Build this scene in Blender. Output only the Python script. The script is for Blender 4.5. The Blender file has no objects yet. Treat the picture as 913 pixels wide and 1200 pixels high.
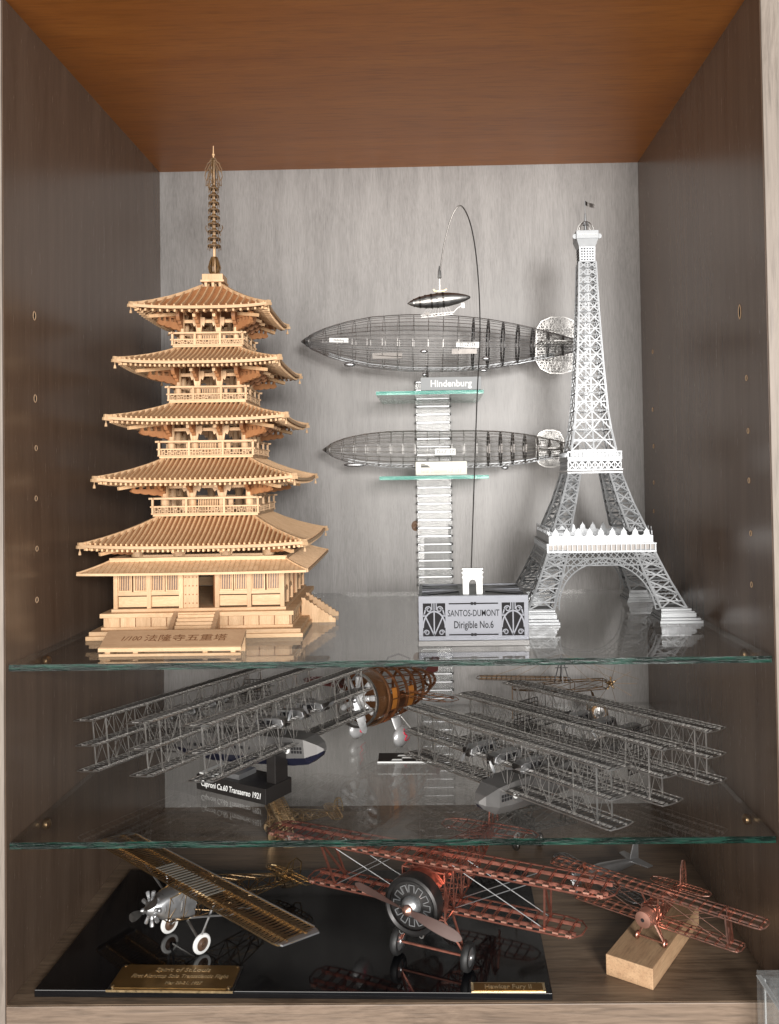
import bpy, math, random
from mathutils import Matrix, Vector
random.seed(7)
PI = math.pi
S = 0.001                      # builders work in millimetres
scene = bpy.context.scene
COL = scene.collection

# ------------------------------------------------------------------ camera
cam_d = bpy.data.cameras.new('camera')
cam = bpy.data.objects.new('camera', cam_d); COL.objects.link(cam)
yaw, pitch, roll = -0.01512, 0.02177, -0.01514
fw = Vector((math.sin(yaw)*math.cos(pitch), math.cos(yaw)*math.cos(pitch), math.sin(pitch)))
r0 = Vector((math.cos(yaw), -math.sin(yaw), 0)); u0 = r0.cross(fw)
rt = math.cos(roll)*r0 + math.sin(roll)*u0; up = -math.sin(roll)*r0 + math.cos(roll)*u0
cam.matrix_world = Matrix(((rt.x, up.x, -fw.x, 0.23547), (rt.y, up.y, -fw.y, -0.46664), (rt.z, up.z, -fw.z, 0.28485), (0, 0, 0, 1)))
cam_d.sensor_fit = 'VERTICAL'; cam_d.sensor_height = 36.0; cam_d.sensor_width = 27.4
cam_d.lens = 998.48/1200*36
cam_d.shift_x = (456.5-490.18)/1200; cam_d.shift_y = (535.34-600)/1200
cam_d.clip_start = 0.01; cam_d.clip_end = 50
scene.camera = cam

# ------------------------------------------------------------------ light
world = bpy.data.worlds.new('World'); scene.world = world; world.use_nodes = True
bg = world.node_tree.nodes['Background']
bg.inputs[0].default_value = (0.93, 0.96, 1.0, 1); bg.inputs[1].default_value = 0.17
def area(name, loc, target, sx, sy, power, col):
    d = bpy.data.lights.new(name, 'AREA'); d.shape = 'RECTANGLE'; d.size = sx; d.size_y = sy; d.energy = power; d.color = col
    o = bpy.data.objects.new(name, d); COL.objects.link(o); o.location = loc
    o.rotation_euler = (Vector(target)-Vector(loc)).to_track_quat('-Z', 'Y').to_euler()
    return o
area('ceiling_lamp', (0.56, -1.24, 0.44), (0.24, 0.1, 0.26), 0.32, 0.27, 17.5, (1.0, 0.98, 0.96))
area('window_light', (-0.30, -2.4, 0.14), (0.2, 0.1, 0.24), 2.4, 1.3, 72.0, (1.0, 0.955, 0.905))
scene.view_settings.view_transform = 'Standard'; scene.view_settings.look = 'None'
scene.view_settings.exposure = 0.10; scene.view_settings.gamma = 1.0
scene.render.engine = 'CYCLES'
cy = scene.cycles
cy.max_bounces = 10; cy.diffuse_bounces = 4; cy.glossy_bounces = 5; cy.transparent_max_bounces = 40; cy.transmission_bounces = 6
cy.use_denoising = True; cy.caustics_reflective = False; cy.caustics_refractive = False
cy.sample_clamp_indirect = 4.0

# ------------------------------------------------------------------ materials
MAT = {}
def nmat(name):
    m = bpy.data.materials.new(name); m.use_nodes = True; MAT[name] = m
    return m, m.node_tree.nodes, m.node_tree.links, m.node_tree.nodes['Principled BSDF']
def plain(name, col, rough=0.5, metal=0.0, var=0.12, scale=120.0, bump=0.0, spec=0.5, coat=0.0, aniso=None):
    """one surface colour with a little uneven tone, roughness and relief"""
    m, n, l, b = nmat(name)
    tc = n.new('ShaderNodeTexCoord'); mp = n.new('ShaderNodeMapping'); l.new(tc.outputs['Object'], mp.inputs[0])
    if aniso: mp.inputs['Scale'].default_value = aniso
    nz = n.new('ShaderNodeTexNoise'); nz.inputs['Scale'].default_value = scale; nz.inputs['Detail'].default_value = 5
    l.new(mp.outputs[0], nz.inputs['Vector'])
    oi = n.new('ShaderNodeObjectInfo')
    add = n.new('ShaderNodeMath'); add.operation = 'MULTIPLY_ADD'; l.new(oi.outputs['Random'], add.inputs[0]); add.inputs[1].default_value = 0.17
    l.new(nz.outputs['Fac'], add.inputs[2])
    rp = n.new('ShaderNodeMapRange'); l.new(add.outputs[0], rp.inputs[0])
    rp.inputs[1].default_value = 0.3; rp.inputs[2].default_value = 1.2; rp.inputs[3].default_value = 1-var; rp.inputs[4].default_value = 1+var
    mx = n.new('ShaderNodeVectorMath'); mx.operation = 'SCALE'; mx.inputs[0].default_value = col; l.new(rp.outputs[0], mx.inputs['Scale'])
    l.new(mx.outputs[0], b.inputs['Base Color'])
    rr = n.new('ShaderNodeMapRange'); l.new(nz.outputs['Fac'], rr.inputs[0]); rr.inputs[1].default_value = .3; rr.inputs[2].default_value = .7
    rr.inputs[3].default_value = max(0.02, rough*.82); rr.inputs[4].default_value = min(1, rough*1.18); l.new(rr.outputs[0], b.inputs['Roughness'])
    b.inputs['Metallic'].default_value = metal; b.inputs['Specular IOR Level'].default_value = spec; b.inputs['Coat Weight'].default_value = coat
    if bump:
        bp = n.new('ShaderNodeBump'); bp.inputs['Strength'].default_value = bump; bp.inputs['Distance'].default_value = 0.0005
        l.new(nz.outputs['Fac'], bp.inputs['Height']); l.new(bp.outputs[0], b.inputs['Normal'])
    return m
def wood(name, dark, light, grain=(70, 70, 4), rough=0.45, rings=0.0, bump=0.12, spec=0.5, coat=0.0, blotch=6.0, pores=0.0, broadw=.45, vary=0.0):
    """long fine grain, broader bands of tone, pores"""
    m, n, l, b = nmat(name)
    tc = n.new('ShaderNodeTexCoord'); oi = n.new('ShaderNodeObjectInfo')
    off = n.new('ShaderNodeVectorMath'); off.operation = 'MULTIPLY_ADD'; off.inputs[1].default_value = (1, 1, 1)
    sc_ = n.new('ShaderNodeVectorMath'); sc_.operation = 'SCALE'; sc_.inputs[0].default_value = (3.1, 2.3, 1.7); l.new(oi.outputs['Random'], sc_.inputs['Scale'])
    l.new(tc.outputs['Object'], off.inputs[0]); l.new(sc_.outputs[0], off.inputs[2])
    mp = n.new('ShaderNodeMapping'); mp.inputs['Scale'].default_value = grain; l.new(off.outputs[0], mp.inputs[0])
    wv_ = n.new('ShaderNodeTexNoise'); wv_.inputs['Scale'].default_value = blotch; wv_.inputs['Detail'].default_value = 3; l.new(off.outputs[0], wv_.inputs['Vector'])
    dis = n.new('ShaderNodeVectorMath'); dis.operation = 'MULTIPLY_ADD'; l.new(wv_.outputs['Color'], dis.inputs[0]); dis.inputs[1].default_value = (1.6, 1.6, 1.6); l.new(mp.outputs[0], dis.inputs[2])
    fine = n.new('ShaderNodeTexNoise'); fine.inputs['Scale'].default_value = 9; fine.inputs['Detail'].default_value = 8; fine.inputs['Roughness'].default_value = .7; l.new(dis.outputs[0], fine.inputs['Vector'])
    broad = n.new('ShaderNodeTexNoise'); broad.inputs['Scale'].default_value = 1.1; broad.inputs['Detail'].default_value = 4; l.new(dis.outputs[0], broad.inputs['Vector'])
    a = n.new('ShaderNodeMath'); a.operation = 'MULTIPLY_ADD'; l.new(fine.outputs['Fac'], a.inputs[0]); a.inputs[1].default_value = 1-broadw
    a2 = n.new('ShaderNodeMath'); a2.operation = 'MULTIPLY'; l.new(broad.outputs['Fac'], a2.inputs[0]); a2.inputs[1].default_value = broadw; l.new(a2.outputs[0], a.inputs[2])
    last = a
    if rings:
        w = n.new('ShaderNodeTexWave'); w.wave_type = 'RINGS'; w.inputs['Scale'].default_value = rings; w.inputs['Distortion'].default_value = 9; w.inputs['Detail'].default_value = 3; w.inputs['Detail Scale'].default_value = .8
        mr = n.new('ShaderNodeMapping'); mr.inputs['Scale'].default_value = (7, 7, 1.0); mr.inputs['Location'].default_value = (-.62, 0, -.4); l.new(tc.outputs['Object'], mr.inputs[0]); l.new(mr.outputs[0], w.inputs['Vector'])
        a3 = n.new('ShaderNodeMath'); a3.operation = 'MULTIPLY_ADD'; l.new(w.outputs['Fac'], a3.inputs[0]); a3.inputs[1].default_value = .13; l.new(a.outputs[0], a3.inputs[2]); last = a3
    cr = n.new('ShaderNodeValToRGB'); l.new(last.outputs[0], cr.inputs[0])
    cr.color_ramp.elements[0].position = .32; cr.color_ramp.elements[0].color = (*dark, 1)
    cr.color_ramp.elements[1].position = .68; cr.color_ramp.elements[1].color = (*light, 1)
    col = cr.outputs[0]; hgt = fine.outputs['Fac']
    if pores:                                     # short dark pore dashes along the grain
        mp2 = n.new('ShaderNodeMapping'); mp2.inputs['Scale'].default_value = [g*6 for g in grain]; l.new(off.outputs[0], mp2.inputs[0])
        po = n.new('ShaderNodeTexNoise'); po.inputs['Scale'].default_value = 1.0; po.inputs['Detail'].default_value = 2; l.new(mp2.outputs[0], po.inputs['Vector'])
        pr = n.new('ShaderNodeMapRange'); l.new(po.outputs['Fac'], pr.inputs[0]); pr.inputs[1].default_value = .50; pr.inputs[2].default_value = .68; pr.inputs[3].default_value = 1.0; pr.inputs[4].default_value = 1-pores
        vm = n.new('ShaderNodeVectorMath'); vm.operation = 'SCALE'; l.new(col, vm.inputs[0]); l.new(pr.outputs[0], vm.inputs['Scale']); col = vm.outputs[0]; hgt = pr.outputs[0]
    if vary:                                      # pieces cut from different sheets
        vr = n.new('ShaderNodeMapRange'); l.new(oi.outputs['Random'], vr.inputs[0]); vr.inputs[3].default_value = 1-vary; vr.inputs[4].default_value = 1+vary*.45
        vm = n.new('ShaderNodeVectorMath'); vm.operation = 'SCALE'; l.new(col, vm.inputs[0]); l.new(vr.outputs[0], vm.inputs['Scale']); col = vm.outputs[0]
    l.new(col, b.inputs['Base Color'])
    rr = n.new('ShaderNodeMapRange'); l.new(fine.outputs['Fac'], rr.inputs[0]); rr.inputs[1].default_value = .3; rr.inputs[2].default_value = .7
    rr.inputs[3].default_value = rough*.9; rr.inputs[4].default_value = rough*1.12; l.new(rr.outputs[0], b.inputs['Roughness'])
    b.inputs['Specular IOR Level'].default_value = spec; b.inputs['Coat Weight'].default_value = coat; b.inputs['Coat Roughness'].default_value = .2
    bp = n.new('ShaderNodeBump'); bp.inputs['Strength'].default_value = bump; bp.inputs['Distance'].default_value = .0006
    l.new(hgt, bp.inputs['Height']); l.new(bp.outputs[0], b.inputs['Normal'])
    return m
def glass(name, tint, ior=1.5, rough=0.0, haze=None, dust=0.0):
    """clear sheet: what is behind it plus mirror reflection by Fresnel"""
    m, n, l, b = nmat(name); n.remove(b)
    out = n['Material Output']
    ge = n.new('ShaderNodeNewGeometry'); mxv = n.new('ShaderNodeMapRange'); l.new(ge.outputs['Backfacing'], mxv.inputs[0])
    mxv.inputs[3].default_value = ior; mxv.inputs[4].default_value = 1/ior
    fr = n.new('ShaderNodeFresnel'); l.new(mxv.outputs[0], fr.inputs['IOR'])
    tr = n.new('ShaderNodeBsdfTransparent'); tr.inputs[0].default_value = (*tint, 1)
    gl = n.new('ShaderNodeBsdfGlossy'); gl.inputs['Roughness'].default_value = rough
    mx = n.new('ShaderNodeMixShader'); l.new(fr.outputs[0], mx.inputs[0]); l.new(tr.outputs[0], mx.inputs[1]); l.new(gl.outputs[0], mx.inputs[2])
    last = mx
    if dust:
        tc = n.new('ShaderNodeTexCoord'); d1 = n.new('ShaderNodeTexNoise'); d1.inputs['Scale'].default_value = 650; d1.inputs['Detail'].default_value = 2; l.new(tc.outputs['Object'], d1.inputs['Vector'])
        d2 = n.new('ShaderNodeTexNoise'); d2.inputs['Scale'].default_value = 16; d2.inputs['Detail'].default_value = 5; l.new(tc.outputs['Object'], d2.inputs['Vector'])
        q1 = n.new('ShaderNodeMapRange'); l.new(d1.outputs[0], q1.inputs[0]); q1.inputs[1].default_value = .70; q1.inputs[2].default_value = .78; q1.inputs[4].default_value = dust*7
        q2 = n.new('ShaderNodeMapRange'); l.new(d2.outputs[0], q2.inputs[0]); q2.inputs[1].default_value = .45; q2.inputs[2].default_value = .75; q2.inputs[4].default_value = dust
        ad = n.new('ShaderNodeMath'); ad.operation = 'ADD'; l.new(q1.outputs[0], ad.inputs[0]); l.new(q2.outputs[0], ad.inputs[1])
        dd = n.new('ShaderNodeBsdfDiffuse'); dd.inputs[0].default_value = (.6, .57, .53, 1); m3 = n.new('ShaderNodeMixShader')
        l.new(ad.outputs[0], m3.inputs[0]); l.new(mx.outputs[0], m3.inputs[1]); l.new(dd.outputs[0], m3.inputs[2]); last = mx = m3
    if haze:
        df = n.new('ShaderNodeBsdfDiffuse'); df.inputs[0].default_value = (.8, .82, .82, 1)
        nz = n.new('ShaderNodeTexNoise'); nz.inputs['Scale'].default_value = 14; mr = n.new('ShaderNodeMapRange'); l.new(nz.outputs[0], mr.inputs[0])
        mr.inputs[1].default_value = .35; mr.inputs[2].default_value = .75; mr.inputs[3].default_value = haze*.4; mr.inputs[4].default_value = haze*1.6
        m2 = n.new('ShaderNodeMixShader'); l.new(mr.outputs[0], m2.inputs[0]); l.new(mx.outputs[0], m2.inputs[1]); l.new(df.outputs[0], m2.inputs[2]); last = m2
    l.new(last.outputs[0], out.inputs['Surface'])
    return m
def glass_edge(name, dark, light, scale=260):
    m, n, l, b = nmat(name)
    tc = n.new('ShaderNodeTexCoord'); mp = n.new('ShaderNodeMapping'); mp.inputs['Scale'].default_value = (.22, 1, 2.2); l.new(tc.outputs['Object'], mp.inputs[0])
    nz = n.new('ShaderNodeTexNoise'); nz.inputs['Scale'].default_value = scale; nz.inputs['Detail'].default_value = 6; nz.inputs['Roughness'].default_value = .65; l.new(mp.outputs[0], nz.inputs['Vector'])
    cr = n.new('ShaderNodeValToRGB'); l.new(nz.outputs['Fac'], cr.inputs[0]); e = cr.color_ramp.elements
    e[0].position = .47; e[0].color = (*dark, 1); e[1].position = .74; e[1].color = (*light, 1)  # lighter green streaks paint highlights into the edge colour
    l.new(cr.outputs[0], b.inputs['Base Color']); b.inputs['Roughness'].default_value = .10; b.inputs['Specular IOR Level'].default_value = .22
    bp = n.new('ShaderNodeBump'); bp.inputs['Strength'].default_value = .5; bp.inputs['Distance'].default_value = .0008; l.new(nz.outputs['Fac'], bp.inputs['Height']); l.new(bp.outputs[0], b.inputs['Normal'])
    return m
# cabinet
wood('side_laminate', (.094, .060, .041), (.150, .102, .072), (70, 70, 4), .25, bump=.10, blotch=5, pores=.05, broadw=.6)
wood('back_laminate', (.165, .155, .146), (.285, .272, .260), (170, 170, 12.0), .40, rings=6.0, bump=.22, blotch=9, pores=.13, broadw=.24)  # taken for the side laminate; its brighter lighting is put into this colour
wood('ceiling_wood', (.35, .108, .018), (.50, .178, .034), (6, 70, 70), .40, bump=.08, blotch=6, pores=.16)
wood('floor_laminate', (.085, .055, .035), (.26, .185, .125), (6, 80, 80), .36, bump=.2, blotch=7, pores=.35)
wood('edge_strip', (.16, .13, .105), (.30, .25, .21), (90, 90, 5), .5, bump=.2, pores=.25)
wood('rail_wood', (.11, .075, .052), (.27, .195, .14), (6, 90, 90), .48, bump=.25, pores=.3)
plain('bare_chipboard', (.62, .42, .26), .8, var=.3, scale=900, bump=.6)
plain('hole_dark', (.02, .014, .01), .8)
plain('knot_wood', (.13, .065, .03), .6, var=.4, scale=700)
glass('shelf_glass', (.985, .988, .982), 1.56, dust=.022); glass('clear_acrylic', (.97, .985, .985), 1.49); glass('acrylic_slat', (.98, .985, .985), 1.49, .03, .085)
glass_edge('shelf_glass_edge', (.001, .006, .004), (.014, .07, .048))
glass_edge('mini_glass_edge', (.06, .25, .20), (.40, .70, .60), 180)
glass('mini_glass', (.86, .95, .92))
# models
wood('hinoki', (.48, .285, .14), (.80, .555, .335), (200, 200, 22), .6, bump=.14, blotch=30, vary=.16)
wood('hinoki_side', (.48, .285, .14), (.80, .555, .335), (22, 200, 200), .6, bump=.14, blotch=30, vary=.14)
wood('cut_wood', (.31, .125, .05), (.47, .22, .09), (120, 120, 30), .6, bump=.1, blotch=40, vary=.22)
wood('tile_wood', (.58, .34, .165), (.80, .54, .31), (150, 150, 30), .6, bump=.1, blotch=40, vary=.18)
wood('plaque_wood', (.33, .195, .108), (.48, .31, .185), (12, 120, 120), .5, bump=.1, blotch=25)
wood('spire_wood', (.05, .024, .008), (.19, .105, .038), (100, 100, 100), .5, blotch=60)
wood('block_wood', (.36, .21, .115), (.56, .37, .215), (160, 14, 160), .55, bump=.2, blotch=40, pores=.2)
plain('burnt_ink', (.17, .075, .03), .7)
plain('window_gap', (.055, .05, .085), .35)
plain('bright_steel', (.50, .505, .515), .42, 1.0, var=.06, scale=300, bump=.05)
plain('hull_grey', (.15, .145, .14), .38, .4)
plain('strut_steel', (.66, .645, .62), .42, 1.0)
plain('plate_grey', (.30, .31, .315), .7, 0, var=.05, spec=.2)
plain('tower_steel', (.30, .308, .315), .40, .45, var=.08, scale=200, bump=.08)
plain('dark_steel', (.13, .12, .112), .38, 1.0, var=.2, scale=300)
plain('mid_steel', (.27, .26, .25), .38, 1.0, var=.2, scale=300)
plain('grey_steel', (.36, .35, .335), .40, 1.0, var=.15, scale=300)
plain('black_steel', (.035, .033, .032), .4, .6)
plain('silver_paint', (.46, .465, .47), .36, .85, var=.08, scale=400, bump=.05)
plain('etched_plate', (.115, .118, .13), .40, 1.0, var=.05, scale=(150), aniso=(1, 1, 30))
plain('cut_dark', (.02, .019, .02), .8, spec=.1)
plain('brass', (.60, .44, .24), .32, 1.0, var=.15, scale=400)
plain('old_brass', (.42, .285, .155), .36, 1.0, var=.25, scale=350)
plain('plaque_brass', (.34, .20, .072), .34, .9, var=.22, scale=160, bump=.1)
plain('brass_print', (.80, .62, .36), .3, .8)
plain('copper', (.74, .42, .33), .34, 1.0, var=.15, scale=400)
plain('red_copper', (.50, .20, .145), .38, .9, var=.25, scale=350)
plain('copper_band', (.62, .33, .25), .42, .9)
plain('hub_brown', (.09, .05, .03), .5)
plain('edge_glow', (.72, .74, .74), .25)
plain('cloth_grey', (.34, .31, .26), .5, .3)
plain('rust_copper', (.30, .125, .055), .38, .8, var=.35, scale=250)
plain('amber_wood', (.46, .17, .03), .4, .2, var=.2, scale=300)
plain('maroon', (.12, .026, .022), .35)
plain('copper_brown', (.20, .085, .035), .4, .5, var=.3, scale=250)
plain('spat_silver', (.66, .66, .66), .35, .4, var=.05)
plain('scallop_red', (.80, .05, .10), .35)
plain('white_paint', (.80, .80, .78), .35)
plain('card_white', (.78, .78, .76), .6, var=.04)
plain('card_cream', (.76, .74, .64), .6, var=.04)
plain('card_print', (.50, .47, .40), .6)
plain('ink_black', (.02, .02, .02), .5)
plain('black_card', (.018, .016, .015), .35)
plain('black_gloss', (.005, .005, .006), .06, var=.6, scale=35, spec=.55)
plain('black_rubber', (.018, .018, .018), .55, var=.2, scale=500, bump=.2)
plain('prop_brown', (.085, .05, .042), .42, .2)
plain('navy', (.012, .013, .026), .3)
plain('bronze_wire', (.15, .088, .042), .45, .8)

# ------------------------------------------------------------------ mesh helpers
class MB:
    """collects shapes given in millimetres; build() links them as ONE mesh object"""
    def __init__(s, M=None): s.v = []; s.f = []; s.mi = []; s.M = M or Matrix(); s.k = 0
    def add(s, vs, fs, k=None):
        o = len(s.v); s.v += [tuple(s.M @ Vector(p)) for p in vs]; s.f += [tuple(i+o for i in f) for f in fs]; s.mi += [s.k if k is None else k]*len(fs); return s
    def box(s, c, d, R=None):
        x, y, z = d[0]/2, d[1]/2, d[2]/2; c = Vector(c)
        vs = [Vector(p) for p in ((-x,-y,-z),(x,-y,-z),(x,y,-z),(-x,y,-z),(-x,-y,z),(x,-y,z),(x,y,z),(-x,y,z))]
        if R: vs = [R @ p for p in vs]
        return s.add([c+p for p in vs], [(3,2,1,0),(4,5,6,7),(0,1,5,4),(1,2,6,5),(2,3,7,6),(3,0,4,7)])
    def span(s, a, b): return s.box([(a[i]+b[i])/2 for i in range(3)], [abs(b[i]-a[i]) for i in range(3)])
    def bar(s, p, q, w, h=None, up=(0, 0, 1)):
        p, q = Vector(p), Vector(q); d = q-p; L = d.length
        if L < 1e-6: return s
        d /= L; u = Vector(up)
        if abs(d.dot(u)) > .985: u = Vector((0, 1, 0)) if abs(d.y) < .9 else Vector((1, 0, 0))
        a = d.cross(u).normalized(); b = a.cross(d); h = h or w
        a *= w/2; b *= h/2
        return s.add([p-a-b, p+a-b, p+a+b, p-a+b, q-a-b, q+a-b, q+a+b, q-a+b], [(0,1,2,3),(7,6,5,4),(4,5,1,0),(5,6,2,1),(6,7,3,2),(7,4,0,3)])
    def poly(s, pts, w, h=None, up=(0, 0, 1)):
        for a, b in zip(pts[:-1], pts[1:]): s.bar(a, b, w, h, up)
        return s
    def tube(s, pts, r, n=6, closed=False):
        pts = [Vector(p) for p in pts]; m = len(pts); rs = r if isinstance(r, (list, tuple)) else [r]*m
        vs = []; prev = None
        for i, p in enumerate(pts):
            if closed: d = pts[(i+1) % m]-pts[i-1]
            else: d = pts[min(i+1, m-1)]-pts[max(i-1, 0)]
            d.normalize()
            if prev is None:
                a = d.cross(Vector((0, 0, 1)) if abs(d.z) < .9 else Vector((1, 0, 0))).normalized()
            else: a = (prev-d*prev.dot(d)).normalized()
            prev = a; b = d.cross(a)
            vs += [p+(a*math.cos(2*PI*j/n)+b*math.sin(2*PI*j/n))*rs[i] for j in range(n)]
        fs = []
        for i in range(m if closed else m-1):
            i2 = (i+1) % m
            for j in range(n): fs.append((i*n+j, i*n+(j+1) % n, i2*n+(j+1) % n, i2*n+j))
        if not closed: fs += [tuple(range(n))[::-1], tuple(range((m-1)*n, m*n))]
        return s.add(vs, fs)
    def lathe(s, prof, n=16, M=None, arc=1.0):
        vs = []; fs = []; m = len(prof); nn = n if arc == 1 else n+1
        for r, z in prof:
            for j in range(nn):
                a = 2*PI*arc*j/n; vs.append(Vector((r*math.cos(a), r*math.sin(a), z)))
        if M: vs = [M @ p for p in vs]
        for i in range(m-1):
            for j in range(n):
                j2 = (j+1) % nn; fs.append((i*nn+j, i*nn+j2, (i+1)*nn+j2, (i+1)*nn+j))
        if arc == 1 and tuple(prof[0]) != tuple(prof[-1]): fs += [tuple(range(n))[::-1], tuple(range((m-1)*n, m*n))]
        return s.add(vs, fs)
    def prism(s, pts, t, M=None):
        """flat outline in the local XZ plane, thickness t along Y"""
        n = len(pts); vs = [Vector((x, -t/2, z)) for x, z in pts]+[Vector((x, t/2, z)) for x, z in pts]
        if M: vs = [M @ p for p in vs]
        return s.add(vs, [tuple(range(n)), tuple(range(2*n-1, n-1, -1))]+[(i, i+n, (i+1) % n+n, (i+1) % n) for i in range(n)])
    def grid(s, fn, nu, nv):
        vs = [fn(i/nu, j/nv) for j in range(nv+1) for i in range(nu+1)]
        return s.add(vs, [(j*(nu+1)+i, j*(nu+1)+i+1, (j+1)*(nu+1)+i+1, (j+1)*(nu+1)+i) for j in range(nv) for i in range(nu)])
    def ball(s, c, r, n=12, m=8, sq=(1, 1, 1)):
        M = Matrix.Translation(c) @ Matrix.Diagonal((*sq, 1))
        return s.lathe([(max(.001, r*math.sin(PI*i/m)), -r*math.cos(PI*i/m)) for i in range(m+1)], n, M)
    def mesh(s, name, mats, smooth=False):
        me = bpy.data.meshes.new(name); me.from_pydata([(x*S, y*S, z*S) for x, y, z in s.v], [], s.f)
        for m in (mats if isinstance(mats, (list, tuple)) else [mats]): me.materials.append(MAT[m])
        if any(s.mi): me.polygons.foreach_set('material_index', s.mi)
        me.validate(); me.update()
        if smooth:
            me.polygons.foreach_set('use_smooth', [True]*len(me.polygons)); me.set_sharp_from_angle(angle=math.radians(40))
        return me
    def build(s, name, mats, parent=None, kind=None, smooth=False, bevel=0, label=None):
        return link(name, s.mesh(name, mats, smooth), parent, kind, bevel, label)
def link(name, me, parent=None, kind=None, bevel=0, label=None, M=None):
    o = bpy.data.objects.new(name, me); COL.objects.link(o); o.parent = parent
    if kind: o['kind'] = kind
    if label: o['label'] = label
    if bevel:
        b = o.modifiers.new('Bevel', 'BEVEL'); b.width = bevel*S; b.segments = 2; b.limit_method = 'ANGLE'; b.angle_limit = .9
    if M is not None: o.matrix_local = mm(M)
    return o
def mm(M):
    M = M.copy()
    for i in range(3): M[i][3] *= S
    return M
def T(x, y, z): return Matrix.Translation((x, y, z))
def RZ(a): return Matrix.Rotation(a, 4, 'Z')
def RX(a): return Matrix.Rotation(a, 4, 'X')
def RY(a): return Matrix.Rotation(a, 4, 'Y')
def tag(o, label, cat, group=None):
    o['label'] = label; o['category'] = cat
    if group: o['group'] = group
    return o
def thing(name, label, cat, loc, rz=0, group=None):
    o = bpy.data.objects.new(name, None); COL.objects.link(o); o.empty_display_size = .01
    o.location = [c*S for c in loc]; o.rotation_euler = (0, 0, rz)
    return tag(o, label, cat, group)
def text(name, s, size, mat, parent, M, sx=1.0, depth=.12, bold=0.0, label=None, shear=0.0):
    """lettering as thin raised mesh, lying in the local XY plane of M, centred"""
    cu = bpy.data.curves.new(name, 'FONT'); cu.body = s; cu.size = size*S; cu.align_x = 'CENTER'; cu.align_y = 'CENTER'
    cu.extrude = depth*S; cu.offset = bold*S; cu.resolution_u = 3; cu.shear = shear
    t = bpy.data.objects.new('tmp', cu); COL.objects.link(t)
    dg = bpy.context.evaluated_depsgraph_get(); me = bpy.data.meshes.new_from_object(t.evaluated_get(dg))
    bpy.data.objects.remove(t); me.materials.clear(); me.materials.append(MAT[mat])
    for v in me.vertices: v.co.x *= sx
    o = link(name, me, parent, 'stuff', 0, label, M)
    return o

# ================================================================== the cabinet (setting)
W_, D_, H_ = 420.0, 275.6, 555.6
def structure(name, mb, mats, **k):
    return mb.build(name, mats, None, 'structure', **k)
wall_l = structure('wall_left', MB().span((-18, 0, -45), (0, 290, 600)), 'side_laminate')
wall_r = structure('wall_right', MB().span((W_, 0, -45), (W_+18, 290, 600)), 'side_laminate')
back = structure('back_wall', MB().span((0, D_, -40), (W_, D_+8, 600)), 'back_laminate')
ceil = structure('ceiling', MB().span((0, 0, H_), (W_, D_, H_+18)), 'ceiling_wood')
floor = structure('floor', MB().span((0, 0, -30), (W_, D_, 0)), 'floor_laminate')
MB().span((-18, -1.2, -45), (-.4, 0, 600)).build('edge_band', 'edge_strip', wall_l, bevel=.5)
MB().span((W_+.3, -1.2, -45), (W_+18, 0, 600)).build('edge_band', 'edge_strip', wall_r, bevel=.5)
MB().span((0, -1.2, -44), (W_, 0, -.3)).build('edge_band', 'rail_wood', floor, bevel=.5)
rim = MB(RY(PI/2)).lathe([(2.5, 0), (2.75, .2), (2.4, .4), (1.9, .1)], 14)
rim_me = rim.mesh('peg_hole', 'bare_chipboard', True)
hole_me = MB(RY(PI/2)).lathe([(1.95, 0), (1.95, .12)], 14).mesh('hole_shade_disc', 'hole_dark')  # dark disc on the wall face paints the hole's inner shade
def hole(wall, x, y, z, sgn, s=1.0, tall=1.0):
    M = T(x, y, z) @ RZ(0 if sgn > 0 else PI) @ Matrix.Diagonal((1, s, s*tall, 1))
    o = link('peg_hole', rim_me, wall, M=M); link('hole_shade_disc', hole_me, o, M=T(.02, 0, 0))
for i, (y, z) in enumerate([(36.1, 383.5), (36.6, 334.1), (37.4, 304.6), (37, 274.6), (37.8, 244.7), (37.4, 214.4)]):
    hole(wall_l, 0, y, z, 1, [.7, .7, .6, .6, .6, .65][i], [1.5, 1.35, 1.1, 1.1, 1.1, 1.1][i])
for i, (y, z) in enumerate([(40, 379), (31.7, 338.7), (31, 307.8), (31.4, 279), (30.7, 248.4), (31.3, 218.7), (238.6, 384), (242.5, 336.5), (242, 306), (244, 276), (246, 252)]):
    hole(wall_r, W_, y, z, -1, (.8, .55)[i > 0], 2.1 if i == 0 else 1.2)
MB(T(221, D_-.05, 241) @ RX(PI/2) @ Matrix.Diagonal((1, 1.25, 1, 1))).lathe([(3.6, 0), (3.0, .25), (1.2, .3), (.9, .05)], 16).build('knot', 'knot_wood', back, smooth=True)
MB(T(224, D_-.05, 235) @ RX(PI/2)).lathe([(1.7, 0), (1.0, .2), (.5, .2)], 9).build('knot', 'knot_wood', back, smooth=True)

def glass_box(mb, a, b):
    x0, y0, z0 = a; x1, y1, z1 = b
    vs = [(x0,y0,z0),(x1,y0,z0),(x1,y1,z0),(x0,y1,z0),(x0,y0,z1),(x1,y0,z1),(x1,y1,z1),(x0,y1,z1)]
    mb.add(vs, [(3,2,1,0),(4,5,6,7),(1,2,6,5),(2,3,7,6),(3,0,4,7)], 0); mb.add(vs, [(0,1,5,4)], 1)
    return mb
G1, G2 = 184.0, 87.0
for zt, lab in ((G1, 'upper clear glass shelf with green edge carrying pagoda and tower'), (G2, 'lower clear glass shelf with green edge carrying the grey triplanes')):
    o = glass_box(MB(), (1.3, 1.1, zt-3.6), (W_-1.3, D_-1.5, zt)).build('glass_shelf', ['shelf_glass', 'shelf_glass_edge'])
    tag(o, lab, 'glass shelf', 'glass shelves of the cabinet')
pin_prof = [(1.2, 0), (2.6, .4), (3.4, 2.0), (3.0, 3.6), (1.6, 4.6), (.1, 4.9)]
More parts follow.
